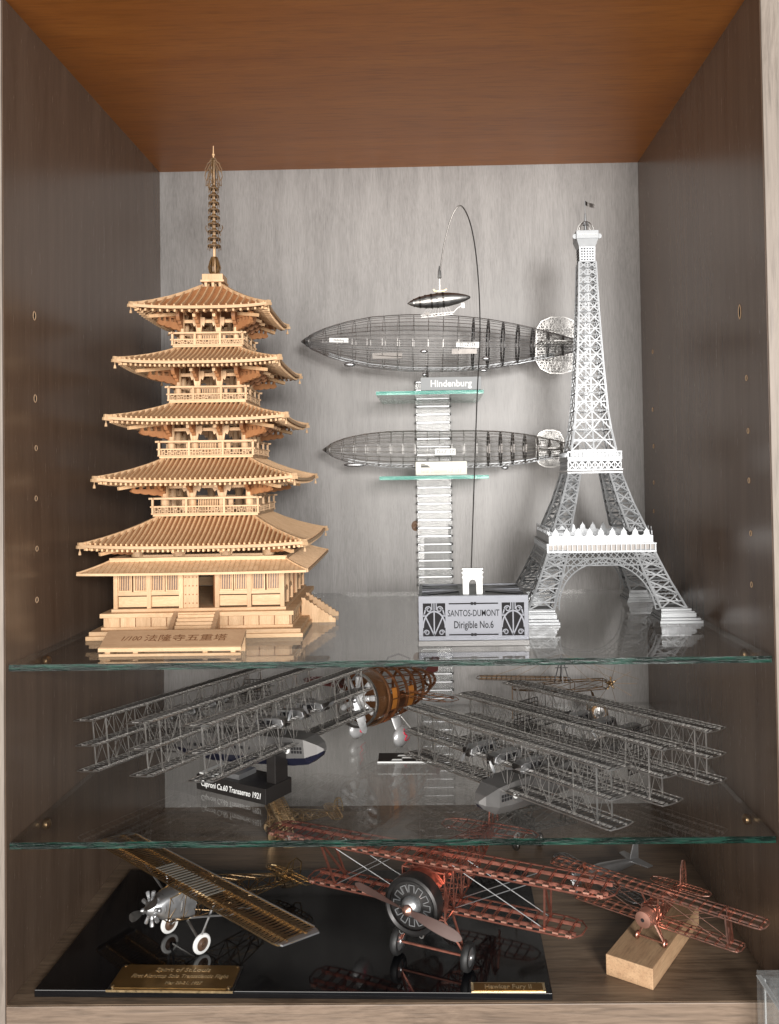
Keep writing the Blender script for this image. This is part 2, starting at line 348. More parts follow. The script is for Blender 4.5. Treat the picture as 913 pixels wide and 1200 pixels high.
for x, y, z, sg, lab in ((0, 45, G1-7.2, 1, 'small metal shelf pin under upper glass at left wall'), (0, 44, G2-7.2, 1, 'small metal shelf pin under lower glass at left wall'),
                         (W_, 42, G2-7.2, -1, 'small metal shelf pin under lower glass at right wall'), (W_, 40, G1-7.2, -1, 'small metal shelf pin under upper glass at right wall')):
    tag(MB(T(x, y, z) @ RZ(0 if sg > 0 else PI) @ RY(PI/2)).lathe(pin_prof, 14).build('shelf_pin', 'old_brass', smooth=True), lab, 'shelf pin', 'shelf pins')

# ================================================================== wooden pagoda
pag = thing('pagoda_model', 'pale wooden five-storey pagoda model with tiered roofs on upper glass shelf', 'pagoda model', (82.6, 137.7, G1), math.radians(1.8))
SIDES = [RZ(k*PI/2) for k in range(4)]
base = MB().span((-68.2, -68.2, 0), (68.2, 68.2, 2.6)).build('plinth', 'hinoki_side', pag, bevel=.25)
MB().span((-66.6, -66.6, 2.6), (66.6, 66.6, 5.2)).build('plinth_step', 'hinoki_side', base, bevel=.25)
plat = MB().span((-58.8, -58.8, 5.2), (58.8, 58.8, 13.0)).build('platform', 'cut_wood', pag)
MB().span((-61.6, -61.6, 12.9), (61.6, 61.6, 15.7)).build('platform_cap', 'hinoki_side', plat, bevel=.3)
MB().span((-60.9, -60.9, 5.2), (60.9, 60.9, 6.9)).build('platform_foot', 'hinoki_side', plat, bevel=.2)
pp = MB().box((0, 0, 0), (9.2, 1.4, 6.0)).mesh('platform_panel', 'hinoki')
for k, R in enumerate(SIDES):
    for i in range(12):
        x = -54+i*9.82
        if abs(x) < 13 and k in (0, 1): continue
        link('platform_panel', pp, plat, M=R @ T(x, -59.3, 9.9))
for k in (0, 1):                                     # front and right stairs
    st = thing('stair', '', '', (0, 0, 0)); del st['label'], st['category']; st.parent = pag; st.rotation_euler = (0, 0, k*PI/2)
    for i in range(5):
        MB().span((-11.6, -61-2.6*(5-i), 5.2 if k == 0 else 0), (11.6, -61-2.6*(4-i)+.3, 5.2+1.9*(i+1) if k == 0 else 3.0*(i+1))).build('step', 'hinoki_side', st, bevel=.15)
    for s in (-1, 1):
        if k == 0:
            MB(T(s*13.3, 0, 0) @ RZ(PI/2)).prism([(-61, 5.2), (-76, 5.2), (-76, 6.9), (-61, 16.4)], 2.6).build('stringer', 'plaque_wood', st)
        else:
            pts = [(-61, 0), (-84.5, 0), (-84.5, 2.2)]
            for i in range(9): pts += [(-84+i*2.6, 3.2+i*1.75), (-82.6+i*2.6, 3.0+i*1.75)]
            MB(T(s*13.3, 0, 0) @ RZ(PI/2)).prism(pts+[(-61, 17.5)], 2.6).build('stringer', 'hinoki', st)
# ground storey: posts, sills, barred windows, door
gs = MB().span((-56, -56, 15.6), (56, 56, 17.6)).build('ground_storey', 'hinoki_side', pag, bevel=.2)
post = MB().box((0, 0, 0), (2.6, 2.6, 25)).mesh('post', 'hinoki')
wpan = MB().box((0, 0, 0), (18.2, 1.0, 6.6)).mesh('wall_panel', 'hinoki_side')
wfr = MB()
for x0, z0, x1, z1 in ((-4.5, -7, -3.5, 7), (3.5, -7, 4.5, 7), (-3.5, 6, 3.5, 7), (-3.5, -7, 3.5, -6)): wfr.span((x0, -.8, z0), (x1, .8, z1))
wfr = wfr.mesh('window', 'hinoki')
wlat = MB()
for i in range(6): wlat.span((-3.1+i*1.12, -.3, -6.1), (-2.6+i*1.12, .3, 6.1))
wlat = wlat.mesh('lattice', 'tile_wood')
wgap = MB().box((0, .9, 0), (7.4, .3, 12.4)).mesh('gap_sheet', 'window_gap')  # dark sheet paints the unlit gap behind the window bars
for k, R in enumerate(SIDES):
    for x in (-53.6, -32.2, -11.6, 11.6, 32.2):
        link('post', post, gs, M=R @ T(x, -53.6, 30))
    for s in (-1, 1):
        MB(R).span((s*12.4, -54.4, 26.0), (s*52.6, -52.2, 28.3)).build('mid_rail', 'hinoki_side', gs)
        for x in (21.9, 43): link('wall_panel', wpan, gs, M=R @ T(s*x, -53.0, 21.9))
        for x in (17.2, 26.8, 37.9, 47.9):
            w = link('window', wfr, gs, M=R @ T(s*x, -53.1, 35.2)); link('lattice', wlat, w, 'stuff'); link('gap_sheet', wgap, w)
        MB(R).span((s*54.2, -54.2, 41.6), (s*.0, -52.0, 43.4)).build('lintel', 'hinoki_side', gs)
    d1 = MB(R).span((-10.2, -53.8, 17.6), (-.6, -52.8, 41.6)).build('door', 'hinoki', gs)
    sb = MB(R)
    for i in range(4):
        for j in range(4): sb.box((-8.9+i*2.4, -54.0, 20.5+j*5.6), (.7, .5, .7))
    sb.build('studs', 'cut_wood', d1, 'stuff')
    MB(R @ T(10.2, -53.3, 0) @ RZ(-1.25)).span((-9.0, -.5, 17.6), (0, .5, 41.6)).build('door', 'cut_wood', gs)
    MB(R).span((-11, -54.4, 39.6), (11, -53.9, 41.5)).build('door_head', 'hinoki_side', gs)
# skirt roof with batten strips
def roof_fn(E_, ze, Tt, zt, lift, curve=.30):
    def f(x, t):
        h = E_+(Tt-E_)*t; u = max(-1, min(1, x/h))
        return Vector((x, -h, ze+(zt-ze)*((1-curve)*t+curve*t*t)+lift*abs(u)**3*(1-t)**2))
    return f
def make_roof(name, E_, ze, Tt, zt, lift, pitch, rib_w, curve=.3, flat=False, rafters=True):
    f = roof_fn(E_, ze, Tt, zt, lift, curve)
    root = MB()
    for R in SIDES:
        root.M = R
        def g(a, t, dz=0.0):
            h = E_+(Tt-E_)*t; return f((2*a-1)*h, t)+Vector((0, 0, dz))
        root.grid(lambda a, t: g(a, t), 26, 6); root.grid(lambda a, t: g(1-a, t, -1.2), 26, 6)
    root = root.build(name, 'hinoki' if flat else 'cut_wood', pag)
    for R in SIDES:
        rb = MB(R); n = int(2*E_/pitch); ft = MB(R)
        for i in range(n+1):
            x = -E_+(i+.5)*2*E_/(n+1); tm = min(1.0, (E_-abs(x))/(E_-Tt))
            if tm > .03:
                pts = [f(x, tm*j/5)+Vector((0, 0, .25 if flat else .85)) for j in range(6)]; rb.poly(pts, rib_w, .5 if flat else 2.0)
            if rafters:
                p = f(x*.985, 0); ft.box((p.x, p.y+2.2, p.z-2.5), (1.25, 4.2, 1.5))
                t2 = min(.7, tm*.9)
                if t2 > .08: ft.poly([f(x*.985, t2*j/3)+Vector((0, 2.4, -2.6)) for j in range(4)], 1.2, 1.1)
        rb.build('tile_ribs', 'hinoki' if flat else 'tile_wood', root, 'stuff')
        if rafters: ft.build('rafters', 'tile_wood', root, 'stuff')
        fa = MB(R); pts = [f(E_*(-1+2*j/20)*1.0, 0)+Vector((0, -.5, -.4)) for j in range(21)]; fa.poly(pts, 1.4, 1.5 if flat else 1.9)
        fa.build('eave_board', 'hinoki_side', root)
        hp = MB(R); pts = [f(-(E_+(Tt-E_)*t), t)+Vector((0, 0, .8)) for t in (1, .75, .5, .25, .1, 0)]
        d = (pts[-1]-pts[-2]).normalized(); pts.append(pts[-1]+d*(1.0 if flat else 2.8)+Vector((0, 0, .2 if flat else .5)))
        hp.poly(pts, 1.2 if flat else 2.2, 1.0 if flat else 2.0); hp.build('hip_ridge', 'hinoki', root)
        if not flat:
            c = f(-E_, 0); hb = MB(R).bar((c.x+1.4, c.y+1.4, c.z-1.4), (c.x-2.6, c.y-2.6, c.z-.9), 2.2, 2.0); hb.build('corner_beam', 'hinoki', root)
            MB(R @ T(c.x-1.2, c.y-1.2, c.z-6.0)).lathe([(.95, 0), (.8, 1.2), (.55, 2.2), (.25, 2.6), (.2, 4.2)], 8).build('wind_bell', 'hinoki', root)
    return f
make_roof('skirt_roof', 71.2, 41.9, 55.5, 48.6, .5, 3.3, .5, .2, True, False)
for R in SIDES: MB(R).span((-56.5, -57, 48.0), (56.5, -54, 50.6)).build('skirt_ridge', 'hinoki_side', pag, bevel=.2)
LEV = [  # eave half, eave z, top half, top z, balcony half, balcony z, balcony height, core half, wall base z
    (69.2, 58.2, 31.5, 75.0, None, 0, 0, 43.0, 50.2),
    (62.4, 99.8, 28.5, 114.0, 35.1, 75.9, 12.6, 28.5, 76.5),
    (56.7, 139.4, 23.5, 152.0, 31.5, 114.9, 11.8, 25.0, 115.5),
    (52.2, 177.4, 21.0, 190.2, 26.2, 152.8, 11.4, 21.0, 153.4),
    (44.2, 214.9, 7.0, 236.5, 23.9, 191.1, 10.4, 18.6, 191.7)]
def cloud(L, h, n=3):
    """lobed bracket arm outline, from the wall (0) outward to L, lower edge scalloped"""
    pts = [(0, 0)]; z = 0
    for i in range(n):
        x0, x1 = L*i/n, L*(i+1)/n; z0 = h*.62*i/n; z1 = h*.62*(i+1)/n
        for j in range(1, 6):
            a = j/5; pts.append((x0+(x1-x0)*a, z0+(z1-z0)*(a**2.2)-.10*h*math.sin(PI*a)))
    pts += [(L*1.03, h*.8), (L*.98, h), (0, h)]
    return pts
for li, (E_, ze, Tt, zt, bh, bz, bht, core, wz) in enumerate(LEV):
    make_roof('tiled_roof', E_, ze, Tt, zt, 1.9, 3.25 if li < 4 else 5.2, 1.2 if li < 4 else .9)
    st = thing('storey', '', '', (0, 0, 0)); del st['label'], st['category']; st.parent = pag
    zb = (bz+bht-1.0) if bh else wz            # where brackets start
    ztop = ze+2.2
    pos = [-core, -core*.36, core*.36, core]
    r = core*.085+.4
    pm = MB().lathe([(r*.95, 0), (r, (ztop-wz)*.3), (r*.86, ztop-wz)], 12).mesh('post', 'hinoki', True)
    Lb = (E_-core)*.44; hb = ztop-zb-1.0
    arm = MB(RZ(-PI/2)).prism(cloud(Lb, hb*.62), 2.3).mesh('bracket_arm', 'cut_wood')
    L2 = Lb*1.75; h2_ = hb*.66; arm2 = MB(RZ(-PI/2)); arm2.prism([(x, z*.66) for x, z in cloud(L2*.94, h2_*.8, 4)], 2.2)
    arm2.prism([(0, h2_*.78), (L2*.99, h2_*.80), (L2*1.03, h2_*.92), (L2*.99, h2_*1.04), (0, h2_)], 2.4)
    for q in range(5): arm2.prism([(L2*(.04+q*.2), h2_*.4), (L2*(.12+q*.2), h2_*.46), (L2*(.10+q*.2), h2_*.82), (L2*(.06+q*.2), h2_*.82)], 2.0)
    arm2 = arm2.mesh('bracket_arm', 'cut_wood')
    blk = MB().box((0, 0, 0), (3.4, 3.0, 2.2)).mesh('bearing_block', 'hinoki')
    w = core*.36*.62
    key = [(-w, hb*.75), (-w, hb*.52), (-w*.8, hb*.34), (-w*.55, hb*.42), (-w*.4, hb*.12), (-w*.28, 0), (w*.28, 0), (w*.4, hb*.12), (w*.55, hb*.42), (w*.8, hb*.34), (w, hb*.52), (w, hb*.75)]
    lat = MB().prism(key, 1.6).mesh('cloud_bracket', 'hinoki')
    for R in SIDES:
        for x in pos[:3]: link('post', pm, st, M=R @ T(x, -core, wz))
        for x in pos[1:3]:
            link('cloud_bracket', lat, st, M=R @ T(x, -core-1.2, zb))
            link('bracket_arm', arm, st, M=R @ T(x, -core-.8, zb+hb*.34))
            link('bearing_block', blk, st, M=R @ T(x, -core-Lb*.86, zb+hb*.98))
        link('bracket_arm', arm2, st, M=R @ T(-core, -core, zb+hb*.16) @ RZ(-PI/4))
        link('bracket_arm', arm, st, M=R @ T(-core, -core-.8, zb+hb*.30)); link('bracket_arm', arm, st, M=R @ T(-core+.8, -core, zb+hb*.30) @ RZ(-PI/2))
        MB(R).bar((-core*.9, -core*.9, ztop-1.5), (-core-(E_-core)*.70, -core-(E_-core)*.70, ze-4.6), 2.6, 2.2).build('tail_rafter', 'tile_wood', st)
        for x in pos[1:3]: MB(R).bar((x, -core, ztop-1.0), (x, -core-(E_-core)*.62, ze-3.8), 2.0, 2.0).build('tail_rafter', 'tile_wood', st)
        d = core+Lb*.9; MB(R).span((-d-6, -d-.9, ztop-1.6), (d+6, -d+.9, ztop+.2)).build('purlin', 'tile_wood', st)
        d = core; MB(R).span((-d, -d-.9, ztop-.6), (d, -d+.9, ztop+1.6)).build('wall_plate', 'hinoki_side', st)
        MB(R).span((-core, -core-.7, zb-.6), (core, -core+.7, zb+1.0)).build('wall_beam', 'hinoki_side', st)
        MB(R).span((-core, -core-.5, zb+hb*.52), (core, -core+.5, zb+hb*.66)).build('wall_beam', 'tile_wood', st)
        if bh:
            dl = MB(R)
            x = -core*.22
            while x < core*.23: dl.span((x, -core-.3, wz), (x+.55, -core+.3, zb)); x += 1.15
            dl.build('door_lattice', 'tile_wood', st, 'stuff')
            for s in (-1, 1): MB(R).span((s*core*.50, -core-.3, wz), (s*core*.60, -core+.3, zb)).build('jamb', 'hinoki', st)
    MB().span((-core*.9, -core*.9, ztop+2), (core*.9, core*.9, ztop+3)).build('storey_ceiling', 'cut_wood', st)
    if bh:
        bal = MB().span((-bh, -bh, bz), (bh, bh, bz+1.5)).build('balcony', 'hinoki_side', pag, bevel=.15)
        for R in SIDES:
            for zz, hh, ex in ((bz+bht, 1.2, 2.6), (bz+bht*.55, .9, 1.6), (bz+2.2, .9, 1.0)):
                MB(R).span((-bh-ex, -bh-.55+ex*.02, zz-hh), (bh+ex, -bh+.55+ex*.02, zz)).build('rail', 'hinoki_side', bal)
            for x in (-bh, -bh*.36, bh*.36): MB(R).span((x-.7, -bh-.75, bz+1.4), (x+.7, -bh+.65, bz+bht-.2)).build('rail_post', 'hinoki', bal)
            fr = MB(R); z0, z1 = bz+2.2, bz+bht*.55-.9; rnd = random.Random(li*7+1); x = -bh+1.2
            while x < bh-1.6:
                fr.span((x, -bh-.25, z0), (x+.45, -bh+.25, z1)); c = rnd.random(); zm = z0+(z1-z0)*(.28 if c < .5 else .62)
                fr.span((x, -bh-.25, zm), (x+2.1, -bh+.25, zm+.45))
                if c > .3: fr.span((x+1.05, -bh-.25, zm), (x+1.5, -bh+.25, z1 if c < .65 else z0))
                x += 2.1
            fr.build('fretwork', 'hinoki', bal, 'stuff')
# spire
sp = MB().span((-7.4, -7.4, 241.2), (7.4, 7.4, 245.6)).build('spire', 'brass' if 0 else 'hinoki', pag, bevel=.3, label='tall ringed finial of dark and pale wood')
for x in (-5, 0, 5):
    for y in (-5, 0, 5): MB().span((x-.9, y-.9, 235), (x+.9, y+.9, 241.2)).build('foot_post', 'hinoki', sp)
MB().span((-8.2, -8.2, 239.8), (8.2, 8.2, 241.2)).build('spire_slab', 'hinoki', sp)
MB().lathe([(1.0, 245.6), (.9, 300), (.55, 330), (.25, 339.5)], 10).build('pole', 'hinoki', sp, smooth=True)
for k in range(8):
    a = k*PI/4; c, s = math.cos(a), math.sin(a)
    pts = [(1.2, 246), (3.6, 248), (4.4, 251.5), (3.2, 256), (2.0, 259)]
    MB().poly([(r*c, r*s, z) for r, z in pts], .5, 1.5, (-s, c, 0)).build('petal', 'spire_wood', sp)
for k in range(4):
    a = k*PI/2; c, s = math.cos(a), math.sin(a)
    MB().tube([(2*c, 2*s, 277), (5*c, 5*s, 277.6), (6.2*c, 6.2*s, 280.4), (5.6*c, 5.6*s, 282)], .35, 5).build('hook', 'spire_wood', sp)
for i in range(9):
    z = 266.5+i*5.15; r = 4.7-i*.14; rg = MB()
    rg.lathe([(r-.5, z), (r, z), (r, z+1.0), (r-.5, z+1.0), (r-.5, z)], 20)
    rg.box((0, 0, z+.5), (2*r, .8, .8)); rg.box((0, 0, z+.5), (.8, 2*r, .8))
    o = rg.build('ring', 'spire_wood', sp)
    hg = MB()
    for k in range(8):
        a = k*PI/4+.2; hg.box(((r-.2)*math.cos(a), (r-.2)*math.sin(a), z-1.1), (.5, .5, 2.2))
    hg.lathe([(2.2, z+1.0), (1.6, z+3.2), (1.4, z+3.2), (2.0, z+1.0)], 10); hg.build('ring_pendants', 'spire_wood', o, 'stuff')
fl = [(0, 0), (1.2, 0), (2.6, -1.2), (3.1, -3.6), (3.6, -3.6), (3.4, -.6), (4.6, -2.4), (5.1, -2.4), (4.9, 1.5), (5.8, 4.5), (5.2, 7.5), (5.6, 9.5), (4.4, 11.5), (4.0, 13.6), (2.6, 14.8), (1.2, 17.5), (0, 17.2)]
def fretted(pts, M):
    mb = MB(M); mb.poly([(x, 0, z) for x, z in pts]+[(0, 0, 0)], .5, .6, (0, 1, 0))
    for a, b in ((1, 9), (3, 12), (5, 15), (2, 6), (10, 14), (8, 12), (6, 11), (13, 16)): mb.bar((pts[a][0]*.9, 0, pts[a][1]), (pts[b][0]*.5, 0, pts[b][1]), .5, .8, (0, 1, 0))
    return mb
for k in range(4): fretted([(x*1.08, z) for x, z in fl], T(0, 0, 313) @ RZ(k*PI/2)).build('flame_plate', 'spire_wood', sp, 'stuff')
MB().ball((0, 0, 333), 1.1).build('jewel', 'hinoki', sp, smooth=True)

# wedge-shaped sign in front of the pagoda
sg = thing('name_board', 'sloping wooden name board with burnt lettering in front of the pagoda', 'sign', (84.8, 26.5, G1), 0)
brd = MB().prism([(-8.2, 3.0), (-8.2, 4.8), (7.4, 12.4), (7.4, 10.6)], 81.5, RZ(PI/2) @ Matrix.Identity(4)).build('board', 'plaque_wood', sg, bevel=.2)
MB(RZ(PI/2)).prism([(-8.25, 2.9), (-8.25, 4.85), (-7.2, 5.3), (-7.2, 3.4)], 81.7).build('front_edge', 'hinoki_side', brd)
for x in (-36, -20, 20, 36): MB().span((x-1.4, -6.6, 0), (x+1.4, 6.2, 5.0 if 0 else 3.8)).build('foot', 'hinoki', sg)
MB().span((-40.7, 4.2, 0), (40.7, 6.6, 10.2)).build('back_rest', 'hinoki_side', sg); MB().span((-40.7, -7.8, 0), (40.7, -5.8, 1.6)).build('base_strip', 'hinoki_side', sg, bevel=.15)
sl = math.atan2(7.6, 15.6)
text('lettering', '1/100', 5.6, 'burnt_ink', brd, T(-25, -.2, 8.75) @ RX(sl), .95, .1, 0, shear=.2)
text('lettering', '\u6cd5\u9686\u5bfa\u4e94\u91cd\u5854', 6.6, 'burnt_ink', brd, T(7, -.2, 8.75) @ RX(sl), 1.22, .1, 0)

# ================================================================== steel lattice tower
tw = thing('tower_model', 'bright steel lattice tower model with four arched legs on upper glass shelf', 'tower model', (352.5, 163.5, G1))
def interp(tab, z):
    for (a, b), (c, d) in zip(tab[:-1], tab[1:]):
        if z <= c: return b+(d-b)*(z-a)/(c-a)
    return tab[-1][1]
OUT = [(0, 58.5), (9, 53.2), (28, 44.0), (46, 36.6), (61, 32.6), (80, 25.0), (101, 18.6), (115, 16.4), (130, 13.6), (146, 11.6), (180, 9.4), (220, 7.3), (262, 5.8)]
INN = [(0, 40), (9, 36.0), (28, 29.0), (46, 23.2), (61, 20.4), (80, 15.2), (101, 10.4)]
def lattice(mb, L, R, zs, nrm, wc=1.5, wb=.9, cols=1, th=.45, mid=True):
    """flat pierced panel between two edge lines L(z), R(z): chords, rungs, crosses"""
    for a, b in zip(zs[:-1], zs[1:]):
        edge = [(Vector(L(a)).lerp(Vector(R(a)), i/cols), Vector(L(b)).lerp(Vector(R(b)), i/cols)) for i in range(cols+1)]
        for i, (p, q) in enumerate(edge): mb.bar(p, q, wc if i in (0, cols) else wc*.75, th, nrm)
        mb.bar(edge[0][0], edge[-1][0], wb*1.1, th*1.1, nrm); mb.bar(edge[0][1], edge[-1][1], wb*1.1, th*1.1, nrm)
        for i in range(cols):
            mb.bar(edge[i][0], edge[i+1][1], wb, th*.9, nrm); mb.bar(edge[i+1][0], edge[i][1], wb, th*.8, nrm)
            if mid:
                mb.bar((edge[i][0]+edge[i][1])/2, (edge[i+1][0]+edge[i+1][1])/2, wb*.8, th*.7, nrm)
def zcells(a, b, n, k=.9):
    ws = [k**i for i in range(n)]; t = sum(ws); zs = [a]
    for w in ws: zs.append(zs[-1]+(b-a)*w/t)
    return zs
def leg(sx, sy, z0, z1, n):
    mb = MB(); zs = zcells(z0, z1, n)
    o = lambda z: interp(OUT, z); i = lambda z: interp(INN, z)
    nr = Vector((0, sy, .35)); nx = Vector((sx, 0, .35))
    lattice(mb, lambda z: (sx*o(z), sy*o(z), z), lambda z: (sx*i(z), sy*o(z), z), zs, nr)
    lattice(mb, lambda z: (sx*o(z), sy*o(z), z), lambda z: (sx*o(z), sy*i(z), z), zs, nx)
    lattice(mb, lambda z: (sx*o(z), sy*i(z), z), lambda z: (sx*i(z), sy*i(z), z), zs, nr)
    lattice(mb, lambda z: (sx*i(z), sy*o(z), z), lambda z: (sx*i(z), sy*i(z), z), zs, nx)
    return mb
for sx in (-1, 1):
    for sy in (-1, 1):
        lg = leg(sx, sy, 9, 47, 5).build('lower_leg', 'tower_steel', tw, 'stuff')
        f = None
        for j, (z0, z1, a, b) in enumerate(((0, 2.0, 61.5, 33.0), (2.0, 3.6, 60.2, 33.8), (3.6, 6.6, 58.0, 34.6), (6.6, 7.6, 57.2, 35.0), (7.6, 9.2, 55.6, 35.4))):
            m = MB().span((sx*a, sy*a, z0), (sx*b, sy*b, z1))
            f = m.build('pedestal', 'tower_steel', tw, bevel=.2) if f is None else (m.build('pedestal_step', 'tower_steel', f, bevel=.15) and f)
        leg(sx, sy, 60, 101, 5).build('middle_leg', 'tower_steel', tw, 'stuff')
def on_face(R, x, z, inset=0.0): return R @ Vector((x, -interp(OUT, z)+inset, z))
for R in SIDES:
    N = R.to_3x3() @ Vector((0, -1, .45))
    ar = MB(); bw = 3.2
    P = lambda a, k: on_face(R, (35.5-k*bw)*math.cos(a), 8.6+(33.4-k*bw)*math.sin(a), .4)
    n = 34
    for i in range(n):
        a, b = PI*i/n, PI*(i+1)/n
        ar.bar(P(a, 0), P(b, 0), .9, .7, N); ar.bar(P(a, 1), P(b, 1), .9, .7, N); ar.bar(P(a, 0), P(a, 1), .5, .5, N)
    ar.build('arch', 'tower_steel', tw, 'stuff')
    sp_ = MB()                                                 # spandrel bars between arch and girder
    for i in range(1, 22):
        x = -33+i*3.0; s_ = 1-(x/35.5)**2
        if s_ <= 0: continue
        za = 8.6+33.4*math.sqrt(s_)
        if za < 36.5 and za > 16: sp_.bar(on_face(R, x, za, .4), on_face(R, x, 37, .4), .6, .5, N)
    sp_.build('spandrel_bars', 'tower_steel', tw, 'stuff')
    gd = MB()                                                  # lattice girder under the first platform
    for zz in (37.0, 41.4, 45.8): gd.bar(on_face(R, -interp(OUT, zz), zz), on_face(R, interp(OUT, zz), zz), .9, .8, N)
    for r_ in range(2):
        z0 = 37+r_*4.4; z1 = z0+4.4; m = 18
        for i in range(m):
            for s_ in (0, 1):
                xa = (-1+2*(i+s_)/m)*interp(OUT, z0); xb = (-1+2*(i+1-s_)/m)*interp(OUT, z1)
                gd.bar(on_face(R, xa, z0), on_face(R, xb, z1), .65, .5, N)
    gd.build('girder', 'tower_steel', tw, 'stuff')
    gl = MB(R)                                                 # gallery with mullions
    gl.span((-37.6, -37.8, 45.6), (37.6, -36.4, 46.8)); gl.span((-37.6, -37.9, 51.0), (37.6, -36.2, 52.0))
    for i in range(23): x = -37+i*74/22; gl.span((x-.3, -37.7, 46.8), (x+.3, -37.1, 51.0))
    gl.build('gallery', 'tower_steel', tw, 'stuff')
    MB(R).span((-36.6, -36.4, 46.8), (36.6, -35.9, 51.0)).build('gallery_wall', 'dark_steel', tw)
    cr = [(-35.5, 52.0)]
    for i in range(9):
        c = -35.5+71*(i+.5)/9; w = 71/9/2
        cr += [(c-w, 57.0), (c-w*.55, 57.6), (c-w*.45, 60.0), (c-w*.12, 61.6), (c, 63.0), (c+w*.12, 61.6), (c+w*.45, 60.0), (c+w*.55, 57.6)]
    cr += [(35.5, 57.0), (35.5, 52.0)]
    MB(R @ T(0, -35.8, 0)).prism(cr, .5).build('parapet', 'tower_steel', tw)
    fb = MB(R)                                                 # second platform band
    for zz, hf in ((100.6, 19.4), (102.6, 19.6), (109.2, 18.8)): fb.span((-hf, -hf-.3, zz), (hf, -hf+.5, zz+1.0))
    for i in range(8):
        x0, x1 = -18.6+i*4.65, -18.6+(i+1)*4.65
        fb.bar((x0, -19.1, 103.6), (x1, -19.1, 109.2), .7, .5, (0, 1, 0)); fb.bar((x1, -19.1, 103.6), (x0, -19.1, 109.2), .7, .45, (0, 1, 0)); fb.bar((x1, -19.1, 103.6), (x1, -19.1, 109.2), .5, .5, (0, 1, 0))
    for i in range(15): x = -18.8+i*37.6/14; fb.span((x-.2, -19.4, 112.4), (x+.2, -19.0, 116.0))
    fb.span((-19.2, -19.5, 115.6), (19.2, -19.0, 116.3))
    fb.build('second_gallery', 'tower_steel', tw, 'stuff')
    MB(R).span((-15.5, -16.8, 112.4), (15.5, -16.2, 116.2)).build('gallery_wall', 'tower_steel', tw)
    up_ = MB(); o = lambda z: interp(OUT, z)
    Rm = R
    lattice(up_, lambda z: Rm @ Vector((-o(z), -o(z), z)), lambda z: Rm @ Vector((o(z), -o(z), z)), zcells(117, 256, 15, .925), R.to_3x3() @ Vector((0, -1, .05)), 1.5, .85, 2, .4, True)
    up_.build('upper_lattice', 'tower_steel', tw, 'stuff')
    ca = MB(R)                                                 # flared solid collar; dark raised dots paint the shade of holes
    ca.add([(-5.7, -5.7, 256), (5.7, -5.7, 256), (6.0, -6.0, 267), (-6.0, -6.0, 267), (7.9, -7.9, 272.5), (-7.9, -7.9, 272.5)], [(0, 1, 2, 3), (3, 2, 4, 5)])
    c_o = ca.build('collar', 'tower_steel', tw)
    hl = MB(R)
    for i in range(5):
        for j in range(5): hl.box((-4+i*2, -5.85-j*.06, 257.5+j*2), (.9, .3, .9))
    hl.build('hole_marks', 'cut_dark', c_o, 'stuff')
MB().span((-36.4, -36.4, 51.2), (36.4, 36.4, 52.4)).build('first_platform', 'tower_steel', tw)
MB().span((-19.6, -19.6, 110.2), (19.6, 19.6, 112.4)).build('second_platform', 'tower_steel', tw, bevel=.2)
cab = MB().span((-8.2, -8.2, 272.5), (8.2, 8.2, 278.6)).build('top_cabin', 'tower_steel', tw, bevel=.2)
tp = MB()
for i in range(9): tp.box((-6.4+i*1.6, -8.3, 275.6), (1.0, .3, .9))
tp.build('hole_marks', 'grey_steel', cab, 'stuff')
for s in (-1, 1): MB(T(s*8.8, -6, 274.5) @ RX(PI/2)).lathe([(1.9, -.5), (1.9, .5)], 12).build('side_disc', 'tower_steel', cab)
for k in range(4):
    a = k*PI/4; c, s = math.cos(a), math.sin(a)
    MB().tube([(6.4*math.cos(t)*c, 6.4*math.cos(t)*s, 278.6+8.6*math.sin(t)) for t in [PI*j/14 for j in range(15)]], .3, 5).build('dome_rib', 'grey_steel', cab)
MB().lathe([(1.0, 278.6), (1.0, 284), (2.2, 284.4), (1.9, 286.6), (.9, 287.2), (.7, 293), (.3, 293.4), (.25, 303)], 10).build('mast', 'tower_steel', cab, smooth=True)
MB().grid(lambda u, v: Vector((.3+u*7.0, .8*math.sin(u*5), 299.5-u*3.0+v*3.2)), 8, 1).build('flag', 'dark_steel', cab)

# ================================================================== clear ladder risers and their mini shelves
def riser(zb, n, x0, x1, label):
    r = thing('acrylic_riser', label, 'display riser', ((x0+x1)/2, D_-5, zb), 0, 'clear stepped risers against the back panel')
    w = x1-x0
    sl_ = MB().box((0, 0, 0), (w, 3.0, 5.8)).mesh('slat', 'acrylic_slat'); bd = MB(RY(PI/2)).lathe([(1.0, -1.3), (1.3, 0), (1.0, 1.3)], 8).mesh('bead', 'black_steel')
    rod = MB().box((0, 0, 0), (w, 1.6, .9)).mesh('rung', 'bright_steel')
    for i in range(n):
        link('slat', sl_, r, M=T(0, 0, 3.0+i*7.0)); link('rung', rod, r, M=T(0, -1.2, 6.3+i*7.0))
        for s in (-1, 1): link('bead', bd, r, M=T(s*w/2, -.8, 6.4+i*7.0))
    for s in (-1, 1): MB().span((s*(w/2-.7), -2.2, 0), (s*(w/2+.7), 2.4, n*7.0)).build('side_rail', 'acrylic_slat', r)
    return r
riser(G1, 26, 223.4, 251.8, 'clear acrylic ladder riser behind both airships on upper shelf')
riser(G2, 13, 225.0, 250.6, 'clear acrylic ladder riser behind the radial-engine racer on lower shelf')
for x0, x1, y0, z, lab in ((193.5, 277.0, 193, 347.6, 'small glass shelf with teal edge under the larger airship'), (195.0, 280.0, 196, 281.6, 'small glass shelf with teal edge under the slimmer airship')):
    o = glass_box(MB(), (x0, y0, z), (x1, D_-.6, z+2.8)).build('mini_shelf', ['mini_glass', 'mini_glass_edge']); tag(o, lab, 'glass shelf', 'small glass shelves on the riser')

